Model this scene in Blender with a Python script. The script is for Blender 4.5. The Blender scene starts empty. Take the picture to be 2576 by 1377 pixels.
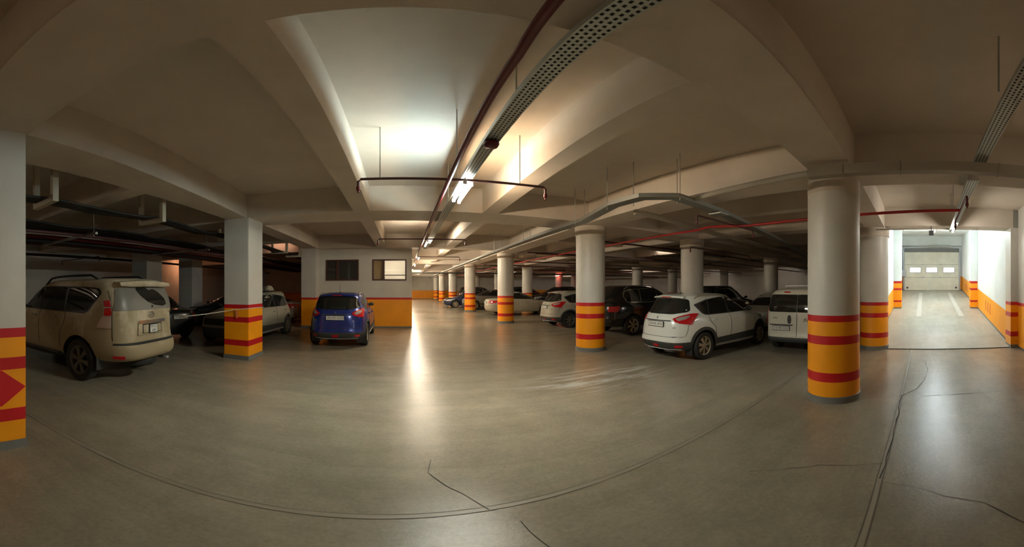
import bpy, bmesh, math, random
from mathutils import Vector, Matrix
from mathutils.bvhtree import BVHTree
PI=math.pi
random.seed(7)
SC=bpy.context.scene
COL=SC.collection
# ------------------------------------------------------------------ helpers
def setp(o,label=None,cat=None,group=None,kind=None):
    if label: o['label']=label
    if cat: o['category']=cat
    if group: o['group']=group
    if kind: o['kind']=kind
    return o
def empty(name,loc=(0,0,0),rz=0):
    o=bpy.data.objects.new(name,None); COL.objects.link(o)
    o.location=loc; o.rotation_euler=(0,0,rz); o.empty_display_size=.2
    return o
def link(name,bm,mats,parent=None,smooth=False,angle=None):
    me=bpy.data.meshes.new(name)
    if angle is not None: smooth=True
    if smooth:
        for f in bm.faces: f.smooth=True
        if angle is not None:
            for e in bm.edges:
                if len(e.link_faces)==2 and e.calc_face_angle(0)>angle: e.smooth=False
    bm.to_mesh(me); bm.free()
    for m in (mats if isinstance(mats,(list,tuple)) else [mats]): me.materials.append(m)
    o=bpy.data.objects.new(name,me); COL.objects.link(o)
    if parent is not None: o.parent=parent
    return o
def box(bm,x0,x1,y0,y1,z0,z1,mi=0):
    vs=[bm.verts.new(p) for p in ((x0,y0,z0),(x1,y0,z0),(x1,y1,z0),(x0,y1,z0),(x0,y0,z1),(x1,y0,z1),(x1,y1,z1),(x0,y1,z1))]
    for q in ((0,3,2,1),(4,5,6,7),(0,1,5,4),(1,2,6,5),(2,3,7,6),(3,0,4,7)):
        f=bm.faces.new([vs[i] for i in q]); f.material_index=mi
    return vs
def prism(bm,pts,z0,z1,mi=0):
    n=len(pts)
    ar=sum(pts[i][0]*pts[(i+1)%n][1]-pts[(i+1)%n][0]*pts[i][1] for i in range(n))
    if ar<0: pts=pts[::-1]
    a=[bm.verts.new((p[0],p[1],z0)) for p in pts]; b=[bm.verts.new((p[0],p[1],z1)) for p in pts]
    bm.faces.new(a[::-1]).material_index=mi; bm.faces.new(b).material_index=mi
    for i in range(n): bm.faces.new((a[i],a[(i+1)%n],b[(i+1)%n],b[i])).material_index=mi
def tube(bm,pts,r,seg=8,cap=True,mi=0,taper=None):
    pts=[Vector(p) for p in pts]; rings=[]
    up=Vector((0,0,1))
    for i,p in enumerate(pts):
        d=(pts[min(i+1,len(pts)-1)]-pts[max(i-1,0)]).normalized()
        u=up if abs(d.dot(up))<.95 else Vector((1,0,0))
        a=d.cross(u).normalized(); b=a.cross(d).normalized()
        rr=r if taper is None else r*taper[i]
        rings.append([bm.verts.new(p+(a*math.cos(t)+b*math.sin(t))*rr) for t in [2*PI*k/seg for k in range(seg)]])
    for A,B in zip(rings,rings[1:]):
        for k in range(seg): bm.faces.new((A[k],A[(k+1)%seg],B[(k+1)%seg],B[k])).material_index=mi
    if cap: bm.faces.new(rings[0][::-1]).material_index=mi; bm.faces.new(rings[-1]).material_index=mi
def lathe(bm,prof,c=(0,0,0),seg=32,axis='z',mi=0,mif=None):
    rings=[]
    for r,h in prof:
        ring=[]
        for k in range(seg):
            t=2*PI*k/seg; a,b=r*math.cos(t),r*math.sin(t)
            p=(a,b,h) if axis=='z' else (a,h,b)
            ring.append(bm.verts.new((c[0]+p[0],c[1]+p[1],c[2]+p[2])))
        rings.append(ring)
    for i,(A,B) in enumerate(zip(rings,rings[1:])):
        for k in range(seg):
            f=bm.faces.new((A[k],A[(k+1)%seg],B[(k+1)%seg],B[k])); f.material_index=mi if mif is None else mif[i]
    return rings
def fixn(bm): bmesh.ops.recalc_face_normals(bm,faces=bm.faces[:])
def BM(): return bmesh.new()
# ------------------------------------------------------------------ materials
def mat(name,col=(.5,.5,.5),rough=.5,metal=0,spec=.5,emit=None,es=0,coat=0):
    m=bpy.data.materials.new(name); m.use_nodes=True
    b=m.node_tree.nodes['Principled BSDF']
    b.inputs['Base Color'].default_value=(*col,1); b.inputs['Roughness'].default_value=rough
    b.inputs['Metallic'].default_value=metal; b.inputs['Specular IOR Level'].default_value=spec
    b.inputs['Coat Weight'].default_value=coat
    if emit: b.inputs['Emission Color'].default_value=(*emit,1); b.inputs['Emission Strength'].default_value=es
    return m
def N(m,t,**k):
    n=m.node_tree.nodes.new(t)
    for a,v in k.items(): setattr(n,a,v)
    return n
def L(m,a,b): m.node_tree.links.new(a,b)
def noise(m,scale,detail=4,rough=.6,vec=None,dist=0):
    n=N(m,'ShaderNodeTexNoise'); n.inputs['Scale'].default_value=scale; n.inputs['Detail'].default_value=detail
    n.inputs['Roughness'].default_value=rough; n.inputs['Distortion'].default_value=dist
    if vec is not None: L(m,vec,n.inputs['Vector'])
    return n
def ramp(m,fac,stops,interp='LINEAR'):
    r=N(m,'ShaderNodeValToRGB'); r.color_ramp.interpolation=interp
    e=r.color_ramp.elements
    e[0].position=stops[0][0]; e[0].color=(*stops[0][1],1)
    e[1].position=stops[1][0]; e[1].color=(*stops[1][1],1)
    for p,c in stops[2:]:
        x=e.new(p); x.color=(*c,1)
    L(m,fac,r.inputs['Fac']); return r
def mix(m,fac,a,b,mode='MIX'):
    n=N(m,'ShaderNodeMix',data_type='RGBA',blend_type=mode)
    for i,v in ((0,fac),(6,a),(7,b)):
        s=n.inputs[i]
        if hasattr(v,'is_linked') or hasattr(v,'links'): L(m,v,s)
        elif isinstance(v,tuple): s.default_value=(*v,1)
        else: s.default_value=v
    return n.outputs[2]
def bump(m,h,strength=.1,dist=.02):
    b=N(m,'ShaderNodeBump'); b.inputs['Strength'].default_value=strength; b.inputs['Distance'].default_value=dist
    L(m,h,b.inputs['Height']); L(m,b.outputs[0],m.node_tree.nodes['Principled BSDF'].inputs['Normal'])
WHITE=(.62,.60,.54); ORANGE=(.95,.36,.003); RED=(.55,.008,.013); GREY=(.165,.165,.155)
def bands(name,stops,base_rough=.45,ramp_slope=None):
    """painted plaster: colour bands by height above the floor"""
    m=mat(name,rough=base_rough); P=m.node_tree.nodes['Principled BSDF']
    g=N(m,'ShaderNodeNewGeometry'); s=N(m,'ShaderNodeSeparateXYZ'); L(m,g.outputs['Position'],s.inputs[0])
    h=s.outputs['Z']
    if ramp_slope:
        a=N(m,'ShaderNodeMath',operation='SUBTRACT'); L(m,s.outputs['X'],a.inputs[0]); a.inputs[1].default_value=ramp_slope[0]
        b=N(m,'ShaderNodeMath',operation='MULTIPLY'); L(m,a.outputs[0],b.inputs[0]); b.inputs[1].default_value=ramp_slope[1]
        c=N(m,'ShaderNodeMath',operation='SUBTRACT'); L(m,h,c.inputs[0]); L(m,b.outputs[0],c.inputs[1]); h=c.outputs[0]
    d=N(m,'ShaderNodeMath',operation='DIVIDE'); L(m,h,d.inputs[0]); d.inputs[1].default_value=2.0
    r=ramp(m,d.outputs[0],[(max(z/2.0,0),c) for z,c in stops],'CONSTANT')
    n=noise(m,1.3,5,.65,g.outputs['Position']); n2=noise(m,60,3,.6,g.outputs['Position'])
    rr=ramp(m,n.outputs['Fac'],[(.3,(.88,.87,.85)),(.7,(1.02,1.02,1.02))])
    L(m,mix(m,1.0,r.outputs[0],rr.outputs[0],'MULTIPLY'),P.inputs['Base Color'])
    bump(m,n2.outputs['Fac'],.06,.01)
    return m
M={}
M['column']=bands('column_paint',[(-1,GREY),(.10,ORANGE),(.335,RED),(.475,ORANGE),(.895,RED),(1.02,ORANGE),(1.225,RED),(1.32,WHITE)],.42)
M['wallband']=bands('wall_paint',[(-1,GREY),(.06,ORANGE),(1.21,RED),(1.29,WHITE)],.5)
M['wall']=bands('wall_plain_paint',[(-1,(.25,.25,.24)),(.06,(.58,.56,.51))],.6)
M['tunnel']=bands('tunnel_paint',[(-1,GREY),(.06,ORANGE),(.92,(.80,.84,.82))],.55,(9.0,.12))
def plaster(name,col,sc=.7):
    m=mat(name,rough=.75); P=m.node_tree.nodes['Principled BSDF']
    g=N(m,'ShaderNodeNewGeometry')
    n=noise(m,sc,6,.65,g.outputs['Position']); n2=noise(m,45,3,.6,g.outputs['Position'])
    r=ramp(m,n.outputs['Fac'],[(.28,tuple(c*.84 for c in col)),(.72,tuple(c*1.04 for c in col))])
    L(m,r.outputs[0],P.inputs['Base Color']); bump(m,n2.outputs['Fac'],.05,.01)
    return m
M['ceiling']=plaster('ceiling_plaster',(.63,.55,.455)); M['beam']=plaster('beam_plaster',(.64,.56,.465),.9)
def concrete(name,base,dark,light,rough=.3,streak=None):
    m=mat(name,rough=rough,spec=.36); P=m.node_tree.nodes['Principled BSDF']
    g=N(m,'ShaderNodeNewGeometry'); off=N(m,'ShaderNodeVectorMath',operation='ADD'); L(m,g.outputs['Position'],off.inputs[0]); off.inputs[1].default_value=(3.3,7.7,.437); pos0=g.outputs['Position']; pos=off.outputs[0]
    a=noise(m,.45,10,.66,pos); b=noise(m,2.3,8,.7,pos); c=noise(m,28,6,.75,pos); e=noise(m,.18,3,.5,pos)
    r=ramp(m,a.outputs['Fac'],[(.15,tuple(c*.85 for c in dark)),(.5,base),(.85,tuple(c*1.12 for c in light))]); er=ramp(m,e.outputs['Fac'],[(.3,(.90,.97,.97)),(.5,(1,1,1)),(.72,(1.0,.90,.80))])
    r2=ramp(m,b.outputs['Fac'],[(.05,(.74,.74,.73)),(.95,(1.22,1.22,1.22))])
    col=mix(m,1.0,r.outputs[0],r2.outputs[0],'MULTIPLY'); col=mix(m,1.0,col,er.outputs[0],'MULTIPLY')
    r3=ramp(m,c.outputs['Fac'],[(.1,(.66,.65,.63)),(.9,(1.30,1.30,1.29))])
    col=mix(m,.8,col,r3.outputs[0],'MULTIPLY')
    # tyre scuffs: long drifting marks
    mp=N(m,'ShaderNodeMapping'); L(m,pos,mp.inputs['Vector']); mp.inputs['Scale'].default_value=(.35,2.6,1); mp.inputs['Rotation'].default_value=(0,0,.5)
    s=noise(m,1.1,7,.7,mp.outputs[0],.8); sr=ramp(m,s.outputs['Fac'],[(.40,(1,1,1)),(.95,(.62,.60,.57))])
    col=mix(m,.8,col,sr.outputs[0],'MULTIPLY')
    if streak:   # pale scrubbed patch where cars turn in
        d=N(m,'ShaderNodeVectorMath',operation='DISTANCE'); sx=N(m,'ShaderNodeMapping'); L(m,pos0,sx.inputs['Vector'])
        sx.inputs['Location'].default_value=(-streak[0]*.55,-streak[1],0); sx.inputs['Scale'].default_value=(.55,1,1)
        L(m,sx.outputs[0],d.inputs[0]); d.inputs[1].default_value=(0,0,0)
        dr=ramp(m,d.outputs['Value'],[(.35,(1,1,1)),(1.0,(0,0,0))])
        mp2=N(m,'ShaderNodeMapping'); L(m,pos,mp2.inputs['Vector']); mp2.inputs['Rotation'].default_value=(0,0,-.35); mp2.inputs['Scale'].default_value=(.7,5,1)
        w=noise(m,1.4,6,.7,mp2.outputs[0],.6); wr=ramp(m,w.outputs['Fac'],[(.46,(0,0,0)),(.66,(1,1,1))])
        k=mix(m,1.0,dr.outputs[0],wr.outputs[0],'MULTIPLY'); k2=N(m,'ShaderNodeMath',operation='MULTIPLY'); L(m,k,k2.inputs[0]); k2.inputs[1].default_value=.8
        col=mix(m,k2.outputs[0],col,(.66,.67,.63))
    v=N(m,'ShaderNodeTexVoronoi'); v.inputs['Scale'].default_value=9; L(m,pos,v.inputs['Vector'])
    vr=ramp(m,v.outputs['Distance'],[(.03,(.45,.43,.4)),(.06,(1,1,1))]); vn=noise(m,3.1,2,.5,pos); vk=ramp(m,vn.outputs['Fac'],[(.5,(0,0,0)),(.6,(1,1,1))])
    col=mix(m,vk.outputs[0],col,mix(m,1.0,col,vr.outputs[0],'MULTIPLY'))
    L(m,col,P.inputs['Base Color'])

    P.inputs['Roughness'].default_value=rough
    bump(m,c.outputs['Fac'],.3,.006)
    return m
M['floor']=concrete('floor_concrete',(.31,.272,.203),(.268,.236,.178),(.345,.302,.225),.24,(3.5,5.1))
M['ramp']=concrete('ramp_concrete',(.40,.37,.30),(.33,.30,.24),(.45,.42,.35),.4)
M['joint']=mat('joint_filler',(.275,.24,.178),.42); M['crack']=mat('crack_dark',(.05,.045,.035),.9)
M['jointline']=mat('joint_line',(.12,.105,.08),.8)
M['galv']=mat('galvanised_steel',(.46,.48,.45),.42,.75); M['holes']=mat('slot_shadow',(.02,.022,.018),.9)
M['galvdark']=mat('galvanised_dark',(.30,.31,.285),.5,.6)
M['redpipe']=mat('red_pipe',(.11,.008,.010),.4,0,.5); M['brightred']=mat('bright_red_pipe',(.45,.02,.02),.4); M['darkpipe']=mat('dark_pipe',(.09,.03,.028),.45)
M['cable']=mat('cable_black',(.018,.018,.016),.6); M['cream']=mat('cream_bracket',(.52,.47,.35),.6)
M['greypipe']=mat('insulated_pipe',(.40,.37,.30),.7); M['duct']=mat('grey_trunking',(.30,.26,.20),.6)
M['brown']=mat('brown_frame',(.075,.028,.018),.4); M['black']=mat('black_plastic',(.018,.018,.018),.5)
M['white']=mat('white_plastic',(.75,.75,.72),.4)
M['doorpanel']=plaster('door_panel_paint',(.80,.77,.64),2.0); M['steel']=mat('steel',(.4,.41,.42),.35,.8)
M['rope']=mat('white_rope',(.65,.6,.52),.7); M['tape']=mat('orange_tape',(.75,.22,.06),.6)

def emis(name,col,s): return mat(name,(.8,.8,.8),.4,emit=col,es=s)
# ------------------------------------------------------------------ camera
cd=bpy.data.cameras.new('camera'); cam=bpy.data.objects.new('camera',cd); COL.objects.link(cam)
cam.location=(0,0,1.72); cam.rotation_euler=(PI/2,0,-(1288-1015)/835)
cd.type='PANO'; cd.panorama_type='EQUIRECTANGULAR'
cd.longitude_min=-1288/835; cd.longitude_max=1288/835
cd.latitude_max=724/835; cd.latitude_min=-(1377-724)/835
cd.clip_start=.02; cd.clip_end=300
SC.camera=cam
# ------------------------------------------------------------------ setting
ZS=3.95; ZB=3.38
def struct(name,bm,m,parent=None,**k):
    fixn(bm); o=link(name,bm,m,parent,**k)
    if parent is None: o['kind']='structure'
    return o
b=BM(); box(b,-14.3,9.15,-3.0,50.4,-.2,0); box(b,9.15,29.3,1.6,50.4,-.2,0); floor=struct('floor',b,M['floor'])
def strip2(bm,pts,w,z):
    pts=[Vector((p[0],p[1],0)) for p in pts]; prev=None
    for i,p in enumerate(pts):
        d=(pts[min(i+1,len(pts)-1)]-pts[max(i-1,0)]).normalized(); n=Vector((-d.y,d.x,0))
        ww=w*(random.uniform(.45,1.3) if len(pts)>4 else 1)/2
        cur=(bm.verts.new((p+n*ww)[:2]+(z,)),bm.verts.new((p-n*ww)[:2]+(z,)))
        if prev: bm.faces.new((prev[0],cur[0],cur[1],prev[1]))
        prev=cur
def jitter(pts,amp,step=.12):
    out=[]
    for (x0,y0),(x1,y1) in zip(pts,pts[1:]):
        n=max(1,int(math.hypot(x1-x0,y1-y0)/step))
        for k in range(n):
            t=k/n; out.append((x0+(x1-x0)*t+random.uniform(-amp,amp),y0+(y1-y0)*t+random.uniform(-amp,amp)))
    out.append(pts[-1]); return out
def flat(name,bm,m):
    for f in bm.faces:
        if f.normal.z<0: f.normal_flip()
    return link(name,bm,m,floor)
J1=[(-12,1.35),(-2.24,1.94),(2.51,2.24),(8.9,2.55)]; J2=[(1.3,.33),(2.62,.36),(9.0,.36)]
b=BM(); strip2(b,J1,.05,.0015); flat('expansion_joint',b,M['joint'])
b=BM(); strip2(b,J2,.035,.0015); flat('expansion_joint',b,M['joint'])
b=BM()
for off in (.027,-.027):
    strip2(b,[(x,y+off) for x,y in J1],.006,.0025)
for off in (.025,-.025): strip2(b,[(x,y+off) for x,y in J2],.005,.0025)
flat('expansion_joint_edge',b,M['jointline'])
CR=[([(7.55,0),(6.76,-.06),(5.9,.03),(5.48,.14),(5.06,.36),(4.67,.36),(4.24,.34),(3.77,.35),(3.39,.34),(3.17,.35),(2.88,.34),(2.62,.36)],.014),
    ([(2.56,.31),(2.52,.13),(2.44,-.04),(2.31,-.25),(2.23,-.4),(2.1,-.48),(1.98,-.54),(1.6,-.8)],.009),
    ([(5.06,.4),(5.11,-.16),(5.18,-.92),(5.19,-1.6),(5.25,-2.3)],.010),
    ([(2.9,.36),(2.75,.9),(2.4,1.4)],.006),
    ([(.55,2.1),(.42,2.35),(.2,2.75),(.25,3.0)],.006),([(.7,1.9),(.75,1.5)],.006)]
for pts,w in CR:
    b=BM(); strip2(b,jitter(pts,.012),w,.003); flat('floor_crack',b,M['crack'])
# ceiling slab
b=BM(); box(b,-14.3,9.15,-3.0,50.4,ZS,ZS+.2); box(b,9.15,29.3,1.6,50.4,ZS,ZS+.2); struct('ceiling',b,M['ceiling'])
# walls
def wallbox(name,x0,x1,y0,y1,z1=ZS,m='wall',z0=0):
    b=BM(); box(b,x0,x1,y0,y1,z0,z1); return struct(name,b,M[m])
wallbox('wall_left',-14.3,-14,-3.0,26.3)
wallbox('wall_back',-14.0,8.6,-3.0,-2.6,m='wallband')
wallbox('wall_far_left',-14,-4.35,26,26.3,m='wallband')
M['farband']=bands('far_wall_paint',[(-1,GREY),(.06,ORANGE),(1.29,WHITE)],.5)
wallbox('wall_far',.36,29,50,50.4,m='farband')
wallbox('wall_right',29,29.3,1.55,50)
wallbox('ramp_side_wall',9.7,29.0,1.62,1.85)
# booth with two windows
b=BM(); Y0,Y1=14.1,14.3
win=[(-3.36,-1.91,2.02,2.93),(-1.33,.13,2.02,2.93)]
xs=[-4.2,win[0][0],win[0][1],win[1][0],win[1][1],.36]
for i in range(5):
    if i in (1,3):
        w=win[0] if i==1 else win[1]
        box(b,xs[i],xs[i+1],Y0,Y1,0,w[2]); box(b,xs[i],xs[i+1],Y0,Y1,w[3],ZS)
    else: box(b,xs[i],xs[i+1],Y0,Y1,0,ZS)
box(b,.16,.36,Y1,50,0,ZS); box(b,-4.35,-4.2,14.3,26,0,ZS)
bmesh.ops.remove_doubles(b,verts=b.verts[:],dist=.0001)
struct('wall_middle',b,M['wallband'])
b=BM(); box(b,-4.2,-1.65,18.0,18.15,0,ZS); box(b,-1.65,-1.5,14.3,26,0,ZS); box(b,-1.5,.16,20,20.15,0,ZS); struct('inner_wall',b,M['wall'])  # unseen; the partition is added to keep the lamp's light in one room
M['paneglass']=mat('window_glass',(.035,.033,.03),.04,0,.6)
M['curtain']=mat('cream_blind',(.75,.55,.3),.8)
for i,w in enumerate(win):
    x0,x1,z0,z1=w; f=.06; b=BM()
    xm=x0+(x1-x0)*(.36 if i==0 else .33)
    box(b,x0,x1,Y0-.02,Y0+.06,z0,z0+f); box(b,x0,x1,Y0-.02,Y0+.06,z1-f,z1)
    box(b,x0,x0+f,Y0-.02,Y0+.06,z0+f,z1-f); box(b,x1-f,x1,Y0-.02,Y0+.06,z0+f,z1-f); box(b,xm-.05,xm+.05,Y0-.02,Y0+.06,z0+f,z1-f)
    fr=struct('window_%d'%(i+1),b,M['brown'])
    for (a,c) in ((x0+f,xm-.05),(xm+.05,x1-f)):
        b=BM(); box(b,a,c,Y0+.015,Y0+.022,z0+f,z1-f); fixn(b)
        g=M['paneglass'] if i==0 else M.setdefault('clearglass',None)
        if i==1 and g is None:
            g=mat('window_clear_glass',(.9,.9,.88),.03,0,.5); g.node_tree.nodes['Principled BSDF'].inputs['Transmission Weight'].default_value=1
            M['clearglass']=g
        link('pane',b,g,fr)
    if i==1:
        b=BM(); box(b,x0+f,xm-.05,Y0+.08,Y0+.09,z0+f,z1-f); fixn(b); link('blind',b,M['curtain'],fr)
# ---- beams
ntrim=[0]
def beam(pts,z0=ZB,z1=ZS+.02,m='beam'):
    ntrim[0]+=1; b=BM(); prism(b,pts,z0-.0005*(ntrim[0]%9),z1)
    return struct('trim_%d'%ntrim[0],b,M[m])
def rect(x0,x1,y0,y1): return [(x0,y0),(x1,y0),(x1,y1),(x0,y1)]
beam([(-3.05,.72),(-3.05,1.42),(9.0,1.62),(9.0,1.1)])                           # overhead cross beam
beam([(-3.0,-2.6),(-3.04,1.5),(-3.3,4.0),(-3.55,7.0),(-3.55,14.1),(-4.2,14.1),(-4.05,7.0),(-4.0,3.7),(-3.85,1.83),(-3.85,-2.6)])  # left long beam
beam([(-.97,1.38),(-.65,1.38),(-.72,7.06),(-.72,13.6),(-1.07,13.6),(-1.06,7.0)])   # coffer beams
beam([(2.03,1.42),(1.76,1.42),(1.71,7.2),(1.71,13.6),(2.07,13.6),(2.06,7.2)])
beam([(-.68,-2.6),(-.98,-2.6),(-.97,.8),(-.67,.8)])
beam([(4.42,1.5),(5.1,1.5),(5.2,7.2),(4.45,7.2)])
beam(rect(4.43,5.15,-2.6,1.1))
beam(rect(4.5,5.25,8.2,50))
beam([(-3.6,6.95),(4.6,7.12),(29,7.2),(29,8.25),(4.6,8.25),(-3.6,8.0)])
beam([(-3.55,13.6),(.4,13.6),(4.6,13.6),(4.6,14.3),(-3.55,14.12)])
for y in (15.1,23.1,31.1,39.5,47.4): beam(rect(5.2,29,y,y+.8))
for y in (19.0,23.1,31.1,39.5,47.4): beam(rect(.36,4.55,y,y+.7))
beam(rect(8.8,9.4,1.6,50)); 
for x in (16.5,23.9): beam(rect(x,x+.7,1.55,50))
for x in (12.6,20.2): beam(rect(x,x+.35,1.55,50),3.5)
beam(rect(6.9,7.2,1.6,50),3.52); beam(rect(1.9,2.2,14.3,50),3.5)
for y in (11.3,19.2,27.2,35.2): beam(rect(5.2,29,y,y+.35),3.5)
beam([(-14,3.7),(-4.0,3.7),(-4.0,4.07),(-14,4.07)]); beam(rect(-14,-4.0,7.1,7.9)); beam(rect(-14,-4.1,11.2,11.55)); beam(rect(-14,-4.2,14.6,15.3)); beam(rect(-14,-4.35,20,20.6))
beam(rect(-9.8,-9.1,-2.6,26)); beam(rect(-14,-3.85,.7,1.4))
beam(rect(9.0,9.6,-2.45,1.1),3.42,4.2)                                          # lintel over ramp
# ---- ramp tunnel
RX0,RX1,SL=9.15,21.9,.12
def zr(x): return SL*(x-9.0)
def slab(bm,x0,x1,y0a,y1a,y0b,y1b,za,zb,t):
    vs=[bm.verts.new(p) for p in ((x0,y0a,za-t),(x1,y0b,zb-t),(x1,y1b,zb-t),(x0,y1a,za-t),(x0,y0a,za),(x1,y0b,zb),(x1,y1b,zb),(x0,y1a,za))]
    for q in ((0,3,2,1),(4,5,6,7),(0,1,5,4),(1,2,6,5),(2,3,7,6),(3,0,4,7)): bm.faces.new([vs[i] for i in q])
b=BM(); slab(b,9.15,22.3,-2.9,1.8,-2.9,1.8,0.012,zr(22.3),.2); rampf=struct('floor',b,M['ramp'])
b=BM(); slab(b,9.6,22.3,-2.9,1.8,-2.9,1.8,4.1,5.2,-.2); struct('ceiling',b,M['ceiling'])
M['tunnelceil']=plaster('tunnel_ceiling_plaster',(.80,.82,.78)); bpy.data.objects['ceiling.001'].data.materials[0]=M['tunnelceil']
b=BM(); prism(b,[(9.1,-2.45),(22.3,-2.45),(22.3,-2.75),(9.1,-2.75)],0,5.2); struct('ramp_right_wall',b,M['tunnel'])
b=BM(); prism(b,[(9.6,1.4),(22.3,1.5),(22.3,1.61),(9.6,1.61)],0,5.2); struct('ramp_left_wall',b,M['tunnel'])
b=BM(); box(b,21.9,22.1,-2.45,-2.3,0,4.3); box(b,21.9,22.1,1.42,1.5,0,4.3); box(b,21.9,22.1,-2.45,1.5,4.3,5.2); struct('ramp_end_wall',b,M['tunnel'])
M['pilaster']=bands('pilaster_paint',[(-1,GREY),(.04,ORANGE),(.29,RED),(.37,ORANGE),(.84,RED),(.93,ORANGE),(1.16,RED),(1.26,(.80,.84,.82))],.5,(9.0,.12))
b=BM(); box(b,15.3,15.8,-2.45,-2.12,.5,4.9); struct('trim_101',b,M['pilaster'])
b=BM(); box(b,15.3,15.8,1.09,1.46,.5,4.9); struct('trim_102',b,M['pilaster'])
b=BM(); box(b,9.0,9.6,-2.75,-2.38,0,3.42); struct('trim_103',b,M['column'])
b=BM(); box(b,8.6,9.0,-3.0,-2.6,0,ZS); box(b,9.0,9.6,-3.0,-2.75,0,4.2); struct('wall_front_right',b,M['wallband'])
for y in (-1.5,.25):   # paler strips and kerb lines on the ramp
    b=BM(); 
    for (u0,u1) in ((13.5,20.6),): 
        vs=[b.verts.new((u0,y-.10,zr(u0)+.010)),b.verts.new((u1,y-.10,zr(u1)+.006)),b.verts.new((u1,y+.10,zr(u1)+.006)),b.verts.new((u0,y+.10,zr(u0)+.010))]; b.faces.new(vs)
    M.setdefault('track',mat('pale_concrete',(.50,.48,.42),.35)); fixn(b); link('pale_strip',b,M['track'],rampf)
b=BM(); box(b,9.10,9.17,-2.4,1.05,-.01,.014); struct('trim_104',b,M['crack'])
# red chevrons
M['redpaint']=mat('red_paint',RED,.45)
def chevron(bm,c,u,s,w,n):
    """c centre, u horizontal direction of the point, s half height, w width, n outward normal"""
    z=Vector((0,0,1)); pr=[(-.5,1),(0.05,1),(.5,0),(.05,-1),(-.5,-1),(-.05,0)]
    a=[c+u*(p[0]*w)+z*(p[1]*s)+n*.004 for p in pr]; bk=[q-n*.006 for q in a]
    A=[bm.verts.new(q) for q in a]; B=[bm.verts.new(q) for q in bk]
    bm.faces.new((A[0],A[1],A[2],A[5])); bm.faces.new((A[5],A[2],A[3],A[4]))
    for i in range(6): bm.faces.new((A[i],B[i],B[(i+1)%6],A[(i+1)%6]))
wrr=bpy.data.objects['ramp_right_wall']
for X in (12.3,12.75,13.2,19.1,19.6,20.1):
    b=BM(); chevron(b,Vector((X,-2.45,zr(X)+.50)),Vector((1,0,0)),.2,.16,Vector((0,1,0))); fixn(b)
    link('chevron',b,M['redpaint'],wrr)
# ---- columns
def round_column(x,y,label,r=.4,group=None,cap=.03):
    t=empty('round_column',(x,y,0)); setp(t,label,'column',group)
    b=BM(); lathe(b,[(r,.0),(r,1.0),(r,2.0),(r,3.14)],seg=48); fixn(b); link('shaft',b,M['column'],t,angle=.6)
    b=BM(); lathe(b,[(r,3.14),(r+cap,3.15),(r+cap,ZB),(0,ZB)],seg=48); fixn(b); link('capital',b,M['beam'],t,angle=.6)
    b=BM(); lathe(b,[(r,.0),(r+.012,.0),(r+.012,.10),(r,.105)],seg=48); fixn(b); link('base_band',b,M['gasket'],t,angle=.6)
    return t
M['gasket']=mat('grey_base_paint',GREY,.5)
R1='round banded columns along the aisle'; R2='round columns standing among the parked cars'
round_column(4.90,1.38,'large white round column with orange and red bands, nearest the camera',cap=.002)
round_column(4.88,7.73,'white round banded column in front of the black off-roader, second along the aisle')
round_column(4.93,15.5,'white round banded column overlapping the white saloon, third along the aisle')
round_column(4.78,23.5,'white round banded column beside the silver and navy cars, fourth along the aisle')
round_column(4.72,31.5,'fifth white round banded column along the aisle, behind the navy car bonnet')
round_column(4.66,39.9,'sixth white round banded column along the aisle, near the far wall')
round_column(4.7,47.6,'seventh and farthest round column of the aisle row, right by the far wall')
round_column(9.3,1.43,'white round banded column at the left side of the ramp entrance')
round_column(8.94,7.55,'white round column rising behind the white hatchback with red tail lamps')
for x,y,l in ((9.35,23.9,'pale round column behind the white saloon windscreen'),(9.4,32,None),(9.7,43,None),(16.6,8.3,'pale round column behind the white van'),
    (16.0,18.8,'pale round column behind the black off-roader roof'),(20.5,19.5,'pale round column left of the one behind the white hatchback'),
    (25.9,17.9,'thin distant round column behind the black saloon roof'),(16.7,33,'round column lit pink by a distant lamp, farther back'),(19.0,33.6,'narrow pinkish round column right of the pink lit one')):
    round_column(x,y,l or 'slender distant round column seen between nearer aisle columns',group=None if l else 'distant hidden columns')
def square_column(x0,x1,y0,y1,label,tape=False,m='column'):
    cx,cy=(x0+x1)/2,(y0+y1)/2; t=empty('square_column',(cx,cy,0)); setp(t,label,'column')
    hx,hy=(x1-x0)/2,(y1-y0)/2
    b=BM(); box(b,-hx,hx,-hy,hy,0,ZB); fixn(b)
    bmesh.ops.bevel(b,geom=[e for e in b.edges if abs((e.verts[0].co-e.verts[1].co).z)>1],offset=.012,segments=2,affect='EDGES')
    link('shaft',b,M[m],t)
    b=BM(); box(b,-hx-.01,hx+.01,-hy-.01,hy+.01,0,.10); fixn(b); link('base_band',b,M['gasket'],t)
    return t
cA=square_column(-3.66,-3.02,.66,1.40,'square column at the left edge with a red chevron on orange')
b=BM()
for yc in (.41,): chevron(b,Vector((.325,yc-.33,.705)),Vector((0,1,0)),.19,.56,Vector((1,0,0)))
fixn(b); link('chevron',b,M['redpaint'],cA)
cB=square_column(-4.13,-3.47,6.88,7.68,'square column with orange and red bands and a rope across it')
square_column(-4.3,-3.65,13.5,14.12,'square pale column at the left end of the windowed wall',m='wallband')
cw='column_plain'
M['column_plain']=plaster('column_plain_plaster',(.55,.56,.54))
for (x,y,l) in ((-10.15,13.6,'bluish square column behind the dark saloon on the left'),(-9.45,9.7,'square beam-topped column above the dusty off-roader roof'),
                (-13.55,3.2,'square column at the far left beside a black opening'),(-9.6,20.3,'narrow square column in the orange lit corner')):
    square_column(x-.42,x+.42,y-.45,y+.45,l,m='column_plain')
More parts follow.
